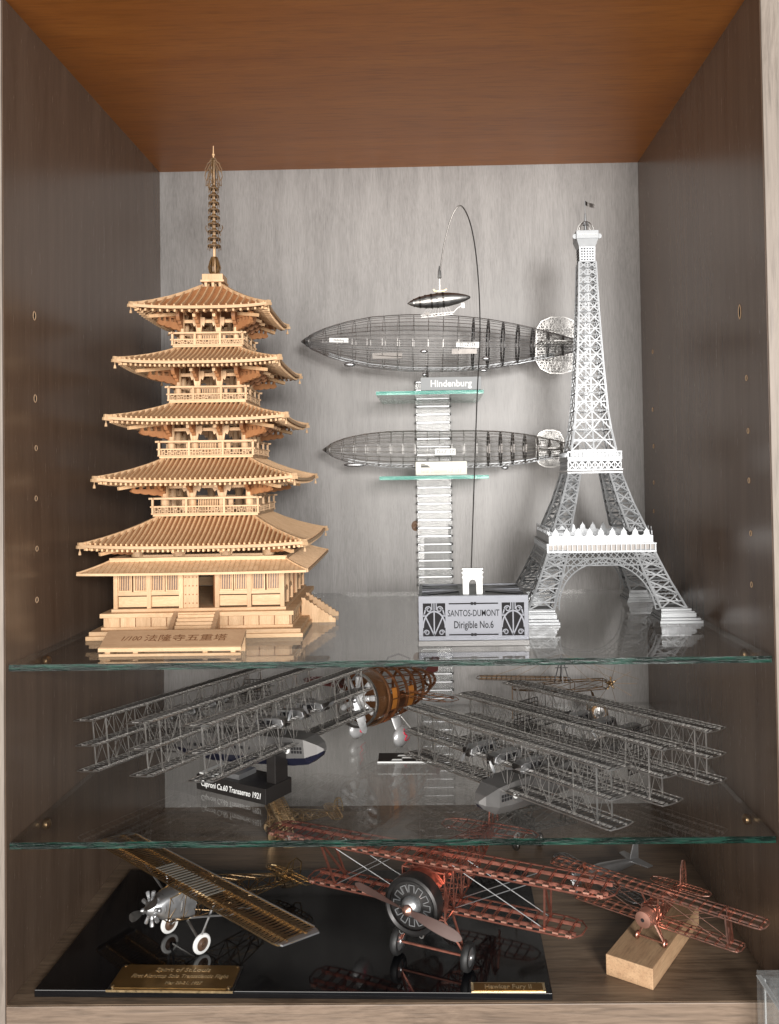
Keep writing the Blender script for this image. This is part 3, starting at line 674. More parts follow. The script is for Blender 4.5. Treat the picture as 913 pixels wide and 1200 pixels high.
# ================================================================== airships
def airship(name, label, nose, tail, R_, prof, nring, nlong, mr, ml, shade_from, finR, finmat, plate, cars):
    n, t = Vector(nose), Vector(tail); d = t-n; Ln = d.length; ang = math.atan2(d.z, d.x)
    a = thing(name, label, 'airship model', n); Mx = RY(-ang)
    rr = lambda s: interp(prof, s)*R_
    for i in range(nring):
        s = .03+.95*i/(nring-1); r = rr(s); x = s*Ln; dark = s > shade_from
        m = MB(Mx); k = 24; w = 2.0 if dark else .7; h = min(r*.6, 4.6) if dark else .7
        ps = [Vector((x, r*math.cos(2*PI*j/k), r*math.sin(2*PI*j/k))) for j in range(k)]
        pi_ = [Vector((x, (r-h)*math.cos(2*PI*j/k), (r-h)*math.sin(2*PI*j/k))) for j in range(k)]
        vs = []
        for j in range(k): vs += [ps[j]-Vector((w/4, 0, 0)), ps[j]+Vector((w/4, 0, 0)), pi_[j]+Vector((w/4, 0, 0)), pi_[j]-Vector((w/4, 0, 0))]
        m.add(vs, [(4*j+q, 4*j+(q+1) % 4, 4*((j+1) % k)+(q+1) % 4, 4*((j+1) % k)+q) for j in range(k) for q in range(4)])
        m.build('ring_frame', ('black_steel' if R_ > 20 else 'dark_steel') if dark else mr, a)  # darker steel on the wide rear rings paints their shading in
    for j in range(nlong):
        an = 2*PI*(j+.5)/nlong; pts = []
        for i in range(25):
            s = i/24; r = rr(s); pts.append((s*Ln, r*math.cos(an), r*math.sin(an)))
        MB(Mx).tube(pts, .21, 4).build('girder', ml if math.sin(an) > -.75 else 'bright_steel', a)
    MB(Mx).lathe([(.2, 0), (rr(.008), .008*Ln), (rr(.014), .014*Ln)], 16, RY(PI/2)).build('nose_cone', mr, a, smooth=True)
    kl = MB(Mx)                                                # keel walkway along the belly
    for i in range(40):
        s0, s1 = .10+.8*i/40, .10+.8*(i+1)/40
        for y in (-3, 3):
            for dz in (.4, 2.8): kl.bar((s0*Ln, y, -rr(s0)+dz), (s1*Ln, y, -rr(s1)+dz), .5)
            kl.bar((s0*Ln, y, -rr(s0)+.4), (s1*Ln, y, -rr(s1)+2.8), .35)
    kl.build('keel', 'tower_steel', a, 'stuff')
    fo = [(.0, 0), (.0, finR*.55), (finR*.18, finR*.85), (finR*.5, finR), (finR*.95, finR*1.02), (finR*1.3, finR*.9), (finR*1.5, finR*.5), (finR*1.5, 0)]
    for k in range(4):
        Mf = Mx @ T(.835*Ln, 0, 0) @ RX(k*PI/2)
        f1 = MB(Mf).poly([(x, 0, z) for x, z in fo], .9, .5, (0, 1, 0)).build('tail_fin', finmat, a)
        lt = MB(Mf); zt = lambda x: interp(fo[1:7], x)
        for i in range(1, 14):
            x = finR*1.5*i/14; lt.bar((x, 0, 0), (x, 0, zt(x)), .35, .3, (0, 1, 0))
        for i in range(1, 10):
            z = finR*i/10; xs = [finR*1.5*q/60 for q in range(61) if zt(finR*1.5*q/60) >= z]
            if xs: lt.bar((xs[0], 0, z), (xs[-1], 0, z), .35, .3, (0, 1, 0))
        for i in range(12):
            x0, x1 = finR*1.5*i/12, finR*1.5*(i+1)/12; lt.bar((x0, 0, zt(x0)*.1), (x1, 0, zt(x1)*.95), .4, .3, (0, 1, 0)); lt.bar((x1, 0, zt(x1)*.1), (x0, 0, zt(x0)*.95), .4, .3, (0, 1, 0))
        lt.build('fin_lattice', finmat, f1, 'stuff')
    for x, y, z, lx, r in cars:
        MB(Mx).ball((x, y, z), 1.0, 12, 8, (lx, r, r)).build('engine_car', 'bright_steel', a, smooth=True)
    for x, y, z, w, h, tx in plate:
        p = MB(Mx).box((x, y, z), (w, .4, h)).build('side_plate', 'card_white', a)
        text('lettering', tx, h*.8, 'cut_dark', p, Mx @ T(x, y-.25, z) @ RX(PI/2), .9 if len(tx) < 9 else .62, .05)
    return a
PROF = [(0, .02), (.03, .24), (.08, .46), (.15, .69), (.25, .89), (.36, .985), (.46, 1), (.56, .97), (.66, .88), (.76, .72), (.85, .53), (.93, .34), (1, .13)]
h1 = airship('airship_model', 'larger dark wire-frame airship with rounded lattice tail fins above blank-shelf name plate', (129.4, 236, 397.3), (362, 236, 389.8), 23.6, PROF, 19, 34, 'mid_steel', 'bright_steel', .585, 23, 'grey_steel',
    [(137, -21.6, -4.0, 18.5, 4.6, 'D-LZ129'), (33, -17.0, -1.2, 15.5, 3.6, 'Hindenburg')], [(40.5, 0, -18.6, 5.0, 2.0), (102, -19.2, -9.5, 3.2, 1.6), (152, -18.5, -14.5, 3.4, 1.7), (102.5, 0, -26, 2.0, 1.8), (151, -6, -22.5, 3.2, 1.3)])
h1['label'] = 'larger dark wire-frame airship model with rounded lattice tail fins, above upper mini shelf'
MB().box((72, -17, -15.5), (24, .4, 4.6)).build('hull_panel', 'dark_steel', h1)
MB().box((134, -20.6, -13.5), (20, .5, 4.2)).build('hull_panel', 'dark_steel', h1)
MB().lathe([(1.4, -46.4), (1.0, -40), (.9, -22)], 8, T(104, 0, 0)).build('stand_post', 'dark_steel', h1)
PROF2 = [(0, .03), (.03, .34), (.08, .60), (.15, .82), (.24, .96), (.33, 1), (.6, 1), (.7, .95), (.8, .78), (.9, .50), (1, .16)]
h2 = airship('airship_model', 'slimmer silver wire-frame airship model with bright keel, above lower mini shelf', (146, 237, 307.2), (357, 237, 305.0), 15.4, PROF2, 21, 22, 'grey_steel', 'strut_steel', .60, 15, 'grey_steel',
    [(101, -15.2, -2.6, 16.6, 5.2, 'D-LZ127')], [(26, 0, -12.6, 9.0, 1.7), (150, -4, -15.6, 3.0, 1.6), (114, -5, -15.0, 3.6, 1.4), (76, -8, -14, 2.6, 1.2)])
MB().lathe([(1.3, -22.0), (1.0, -14)], 8, T(86, 0, 0)).build('stand_post', 'bright_steel', h2)
np1 = thing('name_plate', 'white name plate with pale gothic lettering on upper mini shelf', 'name plate', (251.8, 198, 351.0))
pb = MB().span((-23.6, -1.2, 0), (23.6, 1.2, 10.2)).build('plate', 'plate_grey', np1, bevel=.2)
text('lettering', 'Hindenburg', 7.4, 'card_white', np1, T(0, -1.3, 5.0) @ RX(PI/2), .92, .15, .12)
np2 = thing('name_plate', 'cream name card with faint lettering on lower mini shelf', 'name plate', (243.4, 214, 285.0))
MB().span((-20.4, -.8, 0), (20.4, .8, 10.6)).build('plate', 'card_cream', np2, bevel=.15)
text('lettering', 'Graf Zeppelin LZ 127', 4.3, 'card_print', np2, T(0, -.9, 3.0) @ RX(PI/2), .86, .05)
for i, (w, z) in enumerate(((7.6, 6.0), (5.6, 7.2), (3.4, 8.3), (6.4, 6.7))): MB().span((-16.2, -1.0, z), (-16.2+w, -.78, z+.6)).build('print_mark', 'ink_black', np2)

# ================================================================== dirigible on its stand
sd = thing('dirigible_model', 'small steel dirigible hanging from a curved wire over its etched box stand', 'dirigible model', (259.0, 37.2, G1))
bw2, bh2, bd2 = 32.4, 29.6, 54.0
bx = MB().span((-bw2, .6, 3.2), (bw2, bd2, bh2-.4)).build('stand_box', 'black_steel', sd)
MB().span((-bw2-.4, -.6, 0), (bw2+.4, bd2+.4, 3.4)).build('foot_band', 'hull_grey', bx, bevel=.3)
fp = MB().span((-bw2, -.2, 3.4), (bw2, .55, bh2)).build('front_plate', 'etched_plate', sd, bevel=.15)
FR = T(0, -.25, 0) @ RX(PI/2)
text('lettering', 'Santos-Dumont'.upper(), 5.4, 'cut_dark', fp, FR @ T(0, 19.2, 0), .66, .06, .03)
text('lettering', 'Dirigible No.6', 6.0, 'cut_dark', fp, FR @ T(0, 12.4, 0), .68, .06, .07)
for z in (25.0, 6.8):
    MB().box((0, -.25, z), (29, .2, .75)).build('rule', 'cut_dark', fp); MB().box((-.9, -.27, z), (1.4, .22, 1.7)).build('rule_knot', 'cut_dark', fp); MB().box((.9, -.27, z), (1.4, .22, 1.7)).build('rule_knot', 'cut_dark', fp)
for s in (-1, 1):                                        # curled fan ornaments; dark plates paint the shade inside their cutouts
    cx_ = s*23.2
    for x0, z0, x1, z1 in ((-6.6, 6.0, -.3, 25.4), (.3, 6.0, 6.6, 25.4)): MB().span((cx_+x0, -.26, z0), (cx_+x1, -.16, z1)).build('cutout_shade', 'cut_dark', fp)
    orn = MB(T(cx_, -.34, 0))
    arc = lambda cx, cz, r, a0, a1, n=14: [(cx+r*math.cos(a0+(a1-a0)*i/n), 0, cz+r*math.sin(a0+(a1-a0)*i/n)) for i in range(n+1)]
    orn.poly([(6.6*math.cos(PI*i/16), 0, 11+9.6*math.sin(PI*i/16)) for i in range(17)], .9, .24, (0, 1, 0))
    for a in (-.42, 0, .42): orn.bar((0, 0, 6.4), (14.2*math.sin(a), 0, 6.4+14.2*math.cos(a)*.98), .75, .22, (0, 1, 0))
    for q in (-1, 1):
        orn.poly([(q*(3.2+1.9*math.cos(t)*(1-t/12)), 0, 21.8+1.9*math.sin(t)*(1-t/12)) for t in [i*.42 for i in range(20)]], .7, .22, (0, 1, 0))
        orn.poly([(q*(4.4+1.7*math.cos(t)*(1-t/12)), 0, 8.2+1.7*math.sin(t)*(1-t/12)) for t in [i*.42 for i in range(20)]], .7, .22, (0, 1, 0))
        orn.bar((q*1.3, 0, 21.5), (q*1.3, 0, 25.4), .6, .22, (0, 1, 0)); orn.poly([(q*5.2, 0, 21.4), (q*6.2, 0, 17.5)], .8, .22, (0, 1, 0))
    orn.build('scrollwork', 'etched_plate', fp, 'stuff')
tpf = MB()
for x0, y0, x1, y1 in ((-bw2, 0, bw2, 2.2), (-bw2, bd2-2, bw2, bd2), (-bw2, 2.2, -bw2+2, bd2-2), (bw2-2, 2.2, bw2, bd2-2)): tpf.span((x0, y0, bh2-.4), (x1, y1, bh2+.1))
tpf.span((-8, 2.2, bh2-.4), (8, bd2-2, bh2+.12))
tpf = tpf.build('top_plate', 'etched_plate', sd)
for s in (-1, 1):
    for i in range(6):
        y = 5+i*8.8; MB().bar((s*7, 27+(y-27)*.25, bh2-.1), (s*(bw2-1), y, bh2-.1), 2.0+.25*i, .5).build('sunray', 'etched_plate', tpf)
arch = MB().prism([(-5.8, 0), (-2.3, 0), (-2.3, 6.6), (-1.6, 8.2), (0, 8.9), (1.6, 8.2), (2.3, 6.6), (2.3, 0), (5.8, 0), (5.8, 12.6), (-5.8, 12.6)], 6.0, T(0, 8.0, bh2+.1)).build('arch', 'white_paint', sd, label='tiny white triumphal arch on the box stand')
for z, w in ((12.6, 6.4), (9.8, 6.2), (14.6, 6.2)): MB().span((-w, 4.6, bh2+z), (w, 11.4, bh2+z+.9)).build('cornice', 'white_paint', arch)
MB().span((-5.6, 5.2, bh2+13.4), (5.6, 10.8, bh2+14.7)).build('attic', 'white_paint', arch)
for s in (-1, 1):
    MB().box((s*4.0, 4.9, bh2+4.0), (2.2, .5, 4.6)).build('relief', 'card_white', arch); MB().box((s*4.0, 4.9, bh2+8.6), (2.0, .4, 1.8)).build('relief', 'card_white', arch)
# wire: up from the arch, over the top, down to the dirigible (coordinates relative to the stand)
wp = [(-.6, 8, 44), (1.8, 10, 90), (5.0, 12, 150), (7.2, 14, 182), (7.4, 15, 210), (5.6, 16, 238), (2.2, 17, 257), (-2.8, 18, 266.5), (-7.6, 19, 262), (-11.8, 19.6, 250), (-14.8, 20, 236), (-16.6, 20, 222)]
def smooth_path(p, n=6):
    out = []; p = [Vector(a) for a in p]
    for i in range(len(p)-1):
        a, b, c, d = p[max(i-1, 0)], p[i], p[i+1], p[min(i+2, len(p)-1)]
        for j in range(n):
            t = j/n; out.append(.5*((2*b)+(c-a)*t+(2*a-5*b+4*c-d)*t*t+(3*b-a-3*c+d)*t**3))
    return out+[p[-1]]
MB().tube(smooth_path(wp), .42, 6).build('wire', 'dark_steel', sd, smooth=True)
hk = T(-16.6, 20, 0)
MB(hk).lathe([(.5, 222), (1.2, 222.6), (1.0, 226), (.5, 229), (.3, 230)], 8).build('wire_clamp', 'grey_steel', sd, smooth=True)
MB(hk).bar((0, 0, 214.5), (0, 0, 223), .6).build('hanger', 'grey_steel', sd); MB(hk).poly([(-4, 0, 215.4), (-2.6, 0, 214.2), (3, 0, 214.6), (4.2, 0, 215.4)], .8, .8).build('yoke', 'brass', sd)
De = T(-16.6+.2, 20, 0) @ T(-1, 0, 208.6) @ RY(-.085)
env = MB(De).lathe([(.1, -19.5), (1.6, -17.2), (3.2, -13), (4.2, -7), (4.6, 0), (4.3, 6), (3.3, 12), (2.0, 16.6), (.9, 19.2), (.1, 19.8)], 20, RY(PI/2)).build('envelope', 'grey_steel', sd, smooth=True)
for i, (x, r) in enumerate(((-15.2, 2.4), (-11.6, 3.45), (-8, 4.1), (-4.4, 4.45), (-.8, 4.62), (2.8, 4.55))): MB(De).lathe([(r-.2, x-.6), (r+.18, x-.6), (r+.18, x+.6), (r-.2, x+.6)], 20, RY(PI/2)).build('band', 'dark_steel' if i % 2 else 'mid_steel', env)
kt = MB(De)
for i in range(10):
    x = -12+i*2.0; kt.bar((x, 0, -9.5), (x+2, 0, -8.0 if i % 2 else -9.5), .35); kt.bar((x, 0, -8), (x+2, 0, -9.5), .3); kt.bar((x+1, 0, -8), (x*.7+1, 0, -4.4), .12)
kt.bar((-12, 0, -9.5), (8, 0, -9.5), .4); kt.bar((-12, 0, -8), (8, 0, -8), .4); kt.build('keel_truss', 'mid_steel', sd, 'stuff')
MB(De).box((-8, 0, -7.6), (2.6, 1.6, 1.8)).build('basket', 'dark_steel', sd); MB(De).poly([(8, 0, -8.6), (11, 0, -6), (14, 0, -4.5)], .5).build('tail_boom', 'mid_steel', sd)
MB(De).box((14.6, 0, -4.6), (2.0, .3, 3.2)).build('rudder', 'mid_steel', sd)

# ================================================================== aircraft helpers
def wing_meshes(half, chord, nribs, r, mf, mr, round_tip=.5, thick=1.2, cross=False, lip=False):
    """open wing: bent-wire outline with spars, and the ribs between; chord along X (leading edge +X), span along Y"""
    c = chord/2; rt = chord*round_tip; pts = []
    for s in (1, -1):
        q = [(c, half-rt), (c-rt*.12, half-rt*.35), (c*.45, half-.05*rt), (-c*.35, half), (-c+rt*.15, half-rt*.3), (-c, half-rt)]
        if s < 0: q = [(x, -y) for x, y in reversed(q)]
        pts += q
    fr = MB(); fr.tube([(x, y, 0) for x, y in pts], r, 5, True)
    for x, k in ((c*.5, 1), (-c*.42, 1)): fr.bar((x, -half+rt*.3, 0), (x, half-rt*.3, 0), r*1.5, thick)
    rb = MB()
    for i in range(nribs):
        y = -half+rt*.55+(2*half-rt*1.1)*i/(nribs-1)
        rb.poly([(c, y, 0), (c*.55, y, thick*.75), (-c*.2, y, thick*.65), (-c, y, 0)], r*1.1, r*1.3); rb.bar((c*.9, y, -thick*.4), (-c*.9, y, -thick*.2), r*1.1, r)
        if cross and i < nribs-1:
            y2 = y+(2*half-rt*1.1)/(nribs-1); rb.bar((c*.5, y, thick*.3), (-c*.42, y2, thick*.3), r*.9); rb.bar((-c*.42, y, thick*.2), (c*.5, y2, thick*.2), r*.9)
        if lip: rb.k = 1; rb.box((c*.86, y, thick*.3), (c*.2, (2*half)/(nribs)*.42, thick*.8)); rb.k = 0
    return fr.mesh('wing', mf), rb.mesh('ribs', [mr, 'copper_band'] if lip else mr)
def put_wing(parent, ms, M, name='wing'):
    o = link(name, ms[0], parent, M=M); link('ribs', ms[1], o, 'stuff'); return o
def truss(secs, mat_long, mat_web, parent, r=.35, M=None, name='fuselage', web=True):
    """open fuselage: sections (x, half width, z low, z high)"""
    fu = MB(M); wb = MB(M)
    cor = lambda s: [Vector((s[0], -s[1], s[2])), Vector((s[0], s[1], s[2])), Vector((s[0], s[1], s[3])), Vector((s[0], -s[1], s[3]))]
    cs = [cor(s) for s in secs]
    for k in range(4): fu.tube([c[k] for c in cs], r, 5)
    for i, c in enumerate(cs):
        for k in range(4): wb.bar(c[k], c[(k+1) % 4], r*1.4)
        if i and web:
            for k in range(4):
                a, b = (k, (k+1) % 4) if i % 2 else ((k+1) % 4, k); wb.bar(cs[i-1][a], c[b], r*1.1); wb.bar(cs[i-1][b], c[a], r*.8)
    f = fu.build(name, mat_long, parent); wb.build('web', mat_web, f, 'stuff'); return f
def wheel(parent, M, R_, w, tyre, disc, name='wheel'):
    """axle along local Y"""
    A = M @ RX(PI/2)
    o = MB(A).lathe([(R_*.66, -w*.5), (R_*.9, -w*.46), (R_, -w*.2), (R_, w*.2), (R_*.9, w*.46), (R_*.66, w*.5), (R_*.66, -w*.5)], 22).build(name, tyre, parent, smooth=True)
    MB(A).lathe([(R_*.67, -w*.3), (R_*.25, -w*.48), (R_*.2, -w*.62), (R_*.2, w*.62), (R_*.25, w*.48), (R_*.67, w*.3)], 18).build('rim', disc, o, smooth=True)
    return o
def propeller(parent, M, L, c, mat, hubmat, ang=0.0):
    """disc plane YZ, axis +X"""
    m = MB(M @ RX(ang))
    for s in (-1, 1):
        def f(u, v):
            t = u; w = c*(.35+1.9*t*(1-t)**.55+.12*t)*(1 if t < .97 else .6); tw_ = .75-.55*t
            q = (v-.5)*w; return Vector((math.sin(tw_)*q*s, math.cos(tw_)*q, s*(L*.04+t*L*.96)))
        m.grid(f, 12, 3); m.grid(lambda u, v: f(u, 1-v)-Vector((.35, 0, 0)), 12, 3)
    o = m.build('propeller', mat, parent, smooth=True)
    MB(M).lathe([(L*.085, -1.2), (L*.085, .4), (L*.05, 1.2), (.05, 1.8)], 12, RY(PI/2)).build('hub', hubmat, o, smooth=True)
    return o
def radial(parent, M, R_, n, mat, cr=1.2, name='engine'):
    o = MB(M).lathe([(R_*.34, -2), (R_*.36, 1.0), (R_*.22, 2.4), (.05, 2.8)], 16, RY(PI/2)).build(name, mat, parent, smooth=True)
    cy_ = MB().lathe([(cr, R_*.3), (cr, R_*.4), (cr*.8, R_*.42), (cr, R_*.5), (cr*.8, R_*.55), (cr, R_*.62), (cr*.8, R_*.66), (cr*1.05, R_*.76), (cr*1.05, R_*.96), (cr*.5, R_)], 8).mesh('cylinder', mat, True)
    for i in range(n): link('cylinder', cy_, o, M=M @ RX(2*PI*i/n))
    return o

# ================================================================== triple-triplane flying boats
CW = wing_meshes(83, 20.5, 44, .34, 'strut_steel', 'mid_steel', .18, 1.3, True)
def flying_boat(label, loc, rz, zl, pitch, bank, stand):
    a = thing('flying_boat_model', label, 'flying boat', loc, rz, 'steel nine-wing flying boats on the lower glass')
    Sx, h, hs = 46.9, 30.1, 71.1
    Mp = T(0, 0, zl) @ RY(-pitch)
    for k in (-1, 0, 1):
        for j in (0, 1, 2): put_wing(a, CW, Mp @ T(k*Sx, 0, j*h/2) @ RY(-.05))
        s = MB(Mp); ys = [-hs, -hs*.78, -hs*.54, -hs*.30, -hs*.10, hs*.10, hs*.30, hs*.54, hs*.78, hs]
        for i, y in enumerate(ys):
            for x in (-6.2, 6.2): s.bar((k*Sx+x, y, 0), (k*Sx+x, y, h), .7 if i in (0, 9) else .42)
            s.bar((k*Sx-6.2, y, 0), (k*Sx+6.2, y, h), .22); s.bar((k*Sx+6.2, y, 0), (k*Sx-6.2, y, h), .22)
            if i < 9:
                for x in (-6.2, 6.2):
                    s.bar((k*Sx+x, y, 0), (k*Sx+x, ys[i+1], h), .24); s.bar((k*Sx+x, y, h), (k*Sx+x, ys[i+1], 0), .24)
        s.build('struts', 'strut_steel', a, 'stuff')
    for y in (-26, 26):                                         # long booms and side screens
        b = MB(Mp)
        for z in (h*.5+1, h*.5+5):
            b.bar((-Sx, y, z), (Sx, y, z), .8)
        for i in range(14): x = -Sx+i*Sx/7; b.bar((x, y, h*.5+1), (x+Sx/7, y, h*.5+5), .4); b.bar((x, y, h*.5+5), (x+Sx/7, y, h*.5+1), .4)
        b.build('boom', 'mid_steel', a, 'stuff')
        sc_ = MB(Mp); yy = y*1.75
        for i in range(9): sc_.bar((-Sx*.72+i*3, yy, 3), (-Sx*.72+i*3, yy, h-2), .35)
        for i in range(10): sc_.bar((-Sx*.72, yy, 3+i*2.8), (-Sx*.72+24, yy, 3+i*2.8), .5)
        sc_.build('side_screen', 'dark_steel', a, 'stuff')
    for k, y in ((1, 0), (1, 20), (1, -20), (-1, 0), (-1, 20), (-1, -20)):   # engine nacelles
        n = MB(Mp @ T(k*Sx, y, h*.5+1.6)).prism([(-11, -2.6), (10, -2.6), (12, -.8), (11, 2.4), (8, 3.4), (-9, 3.0)], 6.4).build('nacelle', 'bright_steel', a, bevel=.3)
        for q in (-1, 1):
            for x in (-4.5, 1.5): MB(Mp @ T(k*Sx, y, h*.5+1.6)).box((x, q*3.3, .6), (4.2, .4, 2.4)).build('window', 'cut_dark', n)
        MB(Mp @ T(k*Sx+12.4, y, h*.5+1.6)).box((0, 0, .4), (1.2, 5.2, 4.6)).build('radiator', 'dark_steel', n)
        propeller(a, Mp @ T(k*Sx+13.6, y, h*.5+2), 7.5, 1.5, 'silver_paint', 'dark_steel', .6+y)
    # house-boat hull
    secs = [(-66, 3.5, -2, 5), (-50, 7.2, -8.5, 6), (-20, 8.4, -12.4, 6.5), (20, 8.6, -12.6, 6.5), (48, 8.4, -12.2, 6.2), (60, 7.4, -11, 5.0), (68, 4.4, -6.4, 1.4), (71, 1.6, -3.2, -1.4)]
    hm = MB(Mp @ T(0, 0, -2.0)); ring = []
    for x, w, z0, z1 in secs: ring += [(x, -w, z1), (x, -w, z0+(z1-z0)*.30), (x, -w*.55, z0), (x, w*.55, z0), (x, w, z0+(z1-z0)*.30), (x, w, z1)]
    n = len(secs)
    fs = [(i*6+j, i*6+(j+1) % 6, (i+1)*6+(j+1) % 6, (i+1)*6+j) for i in range(n-1) for j in (0, 3, 4, 5)]
    fs2 = [(i*6+j, i*6+(j+1) % 6, (i+1)*6+(j+1) % 6, (i+1)*6+j) for i in range(n-1) for j in (1, 2)]
    fs3 = [f for f in fs2]
    hm.add(ring, fs+[tuple(range(6))[::-1], tuple(range((n-1)*6, n*6))], 0); hm.add(ring, fs3, 1)
    hull = hm.build('hull', ['hull_grey', 'navy'], a)
    for s in (-1, 1):
        for gx in (38, 51.5):
            for i in range(4):
                for j in range(2):
                    w_ = 8.5 if gx < 45 else 8.3-(gx+i*2.2-51)*.075
                    MB(Mp @ T(0, 0, -2)).box((gx+i*2.1-(1 if gx < 45 else 0), s*(w_+.06), -2.6+j*2.2), (1.4, .3, 1.6), RZ(0 if gx < 45 else -s*.085).to_3x3()).build('porthole', 'cut_dark', hull)
        for i in range(10): MB(Mp @ T(0, 0, -2)).box((-38+i*6, s*8.5, -1.6), (2.0, .5, 1.8)).build('porthole', 'cut_dark', hull)
        e = MB(Mp @ T(47.4, s*8.5, -3.4) @ RX(PI/2)).lathe([(2.3, -.25), (2.3, .25)], 18).build('emblem', 'card_white', hull)
        MB(Mp @ T(47.4, s*8.8, -3.4)).prism([(-1.1, -1.4), (.1, -1.5), (.3, .2), (1.1, 1.0), (.6, 1.5), (-.4, .6)], .12).build('emblem_mark', 'ink_black', e)
    if stand:
        b = MB().span((-10, -28.5, 0), (47.5, -4, 9.4)).build('stand', 'black_card', a, bevel=.2)
        MB().span((40, -19, 9.4), (47, -7, zl+.5)).build('stand_post', 'black_card', a, bevel=.2)
        MB().span((-9, -26.8, 9.4), (3, -6, 10.2)).build('stand_card', 'card_white', b); MB().span((6, -24, 9.4), (22, -8, 12.5)).build('stand_card', 'silver_paint', b)
        text('lettering', 'Caproni Ca.60 Transaereo 1921', 5.0, 'card_white', b, T(18.9, -28.6, 4.4) @ RX(PI/2), .76, .05, .05, shear=.15)
    else:
        for x in (-28, 30):
            MB().span((x-3, -8, 0), (x+3, 8, .8)).build('stand_foot', 'clear_acrylic', a); 
    return a
flying_boat('steel nine-wing flying boat on black lettered stand at left of lower shelf', (105.3, 99.3, G2), math.radians(-29.7), 26.2, .1, 0, True)
flying_boat('steel nine-wing flying boat resting on glass at right of lower shelf', (311.5, 70.3, G2), math.radians(-138.35), 15.5, .0, 0, False)

# ================================================================== round-nosed racer on lower shelf
rc = thing('racing_plane_model', 'barrel-bodied racing plane with silver radial engine and red-scalloped wheel spats', 'aeroplane model', (196.5, 176, G2), math.atan2(-.847, -.531))
RCz = 35.5
Mr = T(0, 0, RCz) @ RY(-.06)
radial(rc, Mr @ T(31, 0, 0), 16.5, 9, 'spat_silver', 2.1)
propeller(rc, Mr @ T(35.5, 0, 0), 24, 5.0, 'silver_paint', 'bright_steel', .45)
MB(Mr).lathe([(19.2, 34), (20.4, 30), (20.8, 20), (20.6, 20), (20.2, 30), (19.0, 34), (19.2, 34)], 36, RY(PI/2)).build('clear_cowl', 'clear_acrylic', rc, smooth=True)
for x, r, w_, m in ((33.6, 19.6, 1.0, 'grey_steel'), (20, 21.0, 1.0, 'copper_brown')): MB(Mr).lathe([(r-1.2, x-w_), (r+.1, x-w_), (r+.1, x+w_), (r-1.2, x+w_), (r-1.2, x-w_)], 36, RY(PI/2)).build('cowl_ring', m, rc, smooth=True)
MB(Mr).lathe([(17.5, 15), (17.5, 15.6)], 28, RY(PI/2)).build('firewall', 'copper_brown', rc)
bodyp = [(19, 20.6), (8, 20.8), (-4, 20.4), (-18, 18.6), (-34, 15.4), (-52, 10.6), (-66, 6.0)]
for x, r in bodyp: MB(Mr).lathe([(r-1.8, x-.6), (r, x-.6), (r, x+.6), (r-1.8, x+.6), (r-1.8, x-.6)], 28, RY(PI/2)).build('frame', 'rust_copper', rc)
for k in range(16):
    an = 2*PI*k/16; MB(Mr).tube([(x, (r-.3)*math.cos(an), (r-.3)*math.sin(an)) for x, r in bodyp], .42, 4).build('stringer', 'rust_copper', rc)
for i, (x0, x1, a0) in enumerate(((10, 16, 2.75), (-12, -5, 2.7), (10, 16, -.4), (-12, -5, -.5))):
    MB(Mr).grid(lambda u, v: Vector((x0+(x1-x0)*u, 20.3*math.cos(a0+v*.8), 20.3*math.sin(a0+v*.8))), 2, 6).build('side_panel', 'amber_wood', rc)
MB(Mr).grid(lambda u, v: Vector((18-60*u, (20.2-9*u)*math.cos(-2.6+v*2.0), (20.2-9*u)*math.sin(-2.6+v*2.0))), 6, 8).build('belly_skin', 'rust_copper', rc, smooth=True)
MB(Mr).tube([(-14, -9, 16), (-16, -7, 23), (-20, 0, 26), (-24, 7, 23), (-24, 9, 15)], .8, 6).build('headrest_hoop', 'black_steel', rc, smooth=True)
RW = wing_meshes(26, 26, 10, .5, 'maroon', 'maroon', .7, 1.8); RW2 = wing_meshes(24, 24, 5, .22, 'rust_copper', 'bronze_wire', .7, .6)
put_wing(rc, RW, Mr @ T(4, -44, 3.0)); put_wing(rc, RW2, Mr @ T(4, 42, 3.0))
for s in (-1, 1):
    leg_ = MB().grid(lambda u, v: Vector((6+(5.5-2.2*u)*math.cos(2*PI*v), s*(15.5+4.7*u)+1.8*math.sin(2*PI*v), 21-15*u)), 4, 12).build('leg_fairing', 'spat_silver', rc, smooth=True)
    sp2 = MB(T(6, s*20.2, 7.6)).ball((0, 0, 0), 1.0, 18, 12, (9.2, 4.2, 7.4)).build('wheel_spat', 'spat_silver', rc, smooth=True)
    for q in (-1, 1):
        zig = [(-7.4, -2.6), (-1.5, -2.9), (1.2, -1.6), (-1.0, .6), (1.6, 2.8), (.2, 5.6)]
        pts = []
        for x, z in zig:
            k = max(.0, 1-(x/9.2)**2-(z/7.4)**2); pts.append((6+x, s*20.2+q*(4.2*math.sqrt(k)+.15), 7.6+z))
        MB().tube(smooth_path(pts, 4), .55, 5).build('scallop', 'scallop_red', sp2)
    MB().lathe([(1.4, -1.0), (2.2, -.6), (2.2, .6), (1.4, 1.0)], 14, T(6, s*20.2, 1.9) @ RX(PI/2)).build('tyre', 'black_rubber', rc, smooth=True)
    MB().bar((-2, s*12, 22), (-8, s*20, 9), .7).build('brace', 'grey_steel', rc)
MB(Mr).bar((20, 14, 15), (-40, 5, 3), .5).build('flying_wire', 'silver_paint', rc); MB(Mr).bar((20, -14, 15), (-20, -40, 4), .5).build('flying_wire', 'silver_paint', rc)
MB(Mr).prism([(-60, 4), (-78, 5), (-80, 16), (-70, 18), (-60, 8)], .8).build('tail_fin', 'maroon', rc)
nc = thing('name_card', 'small black name card with white edge lying on lower glass', 'name card', (215.6, 130, G2), -.02)
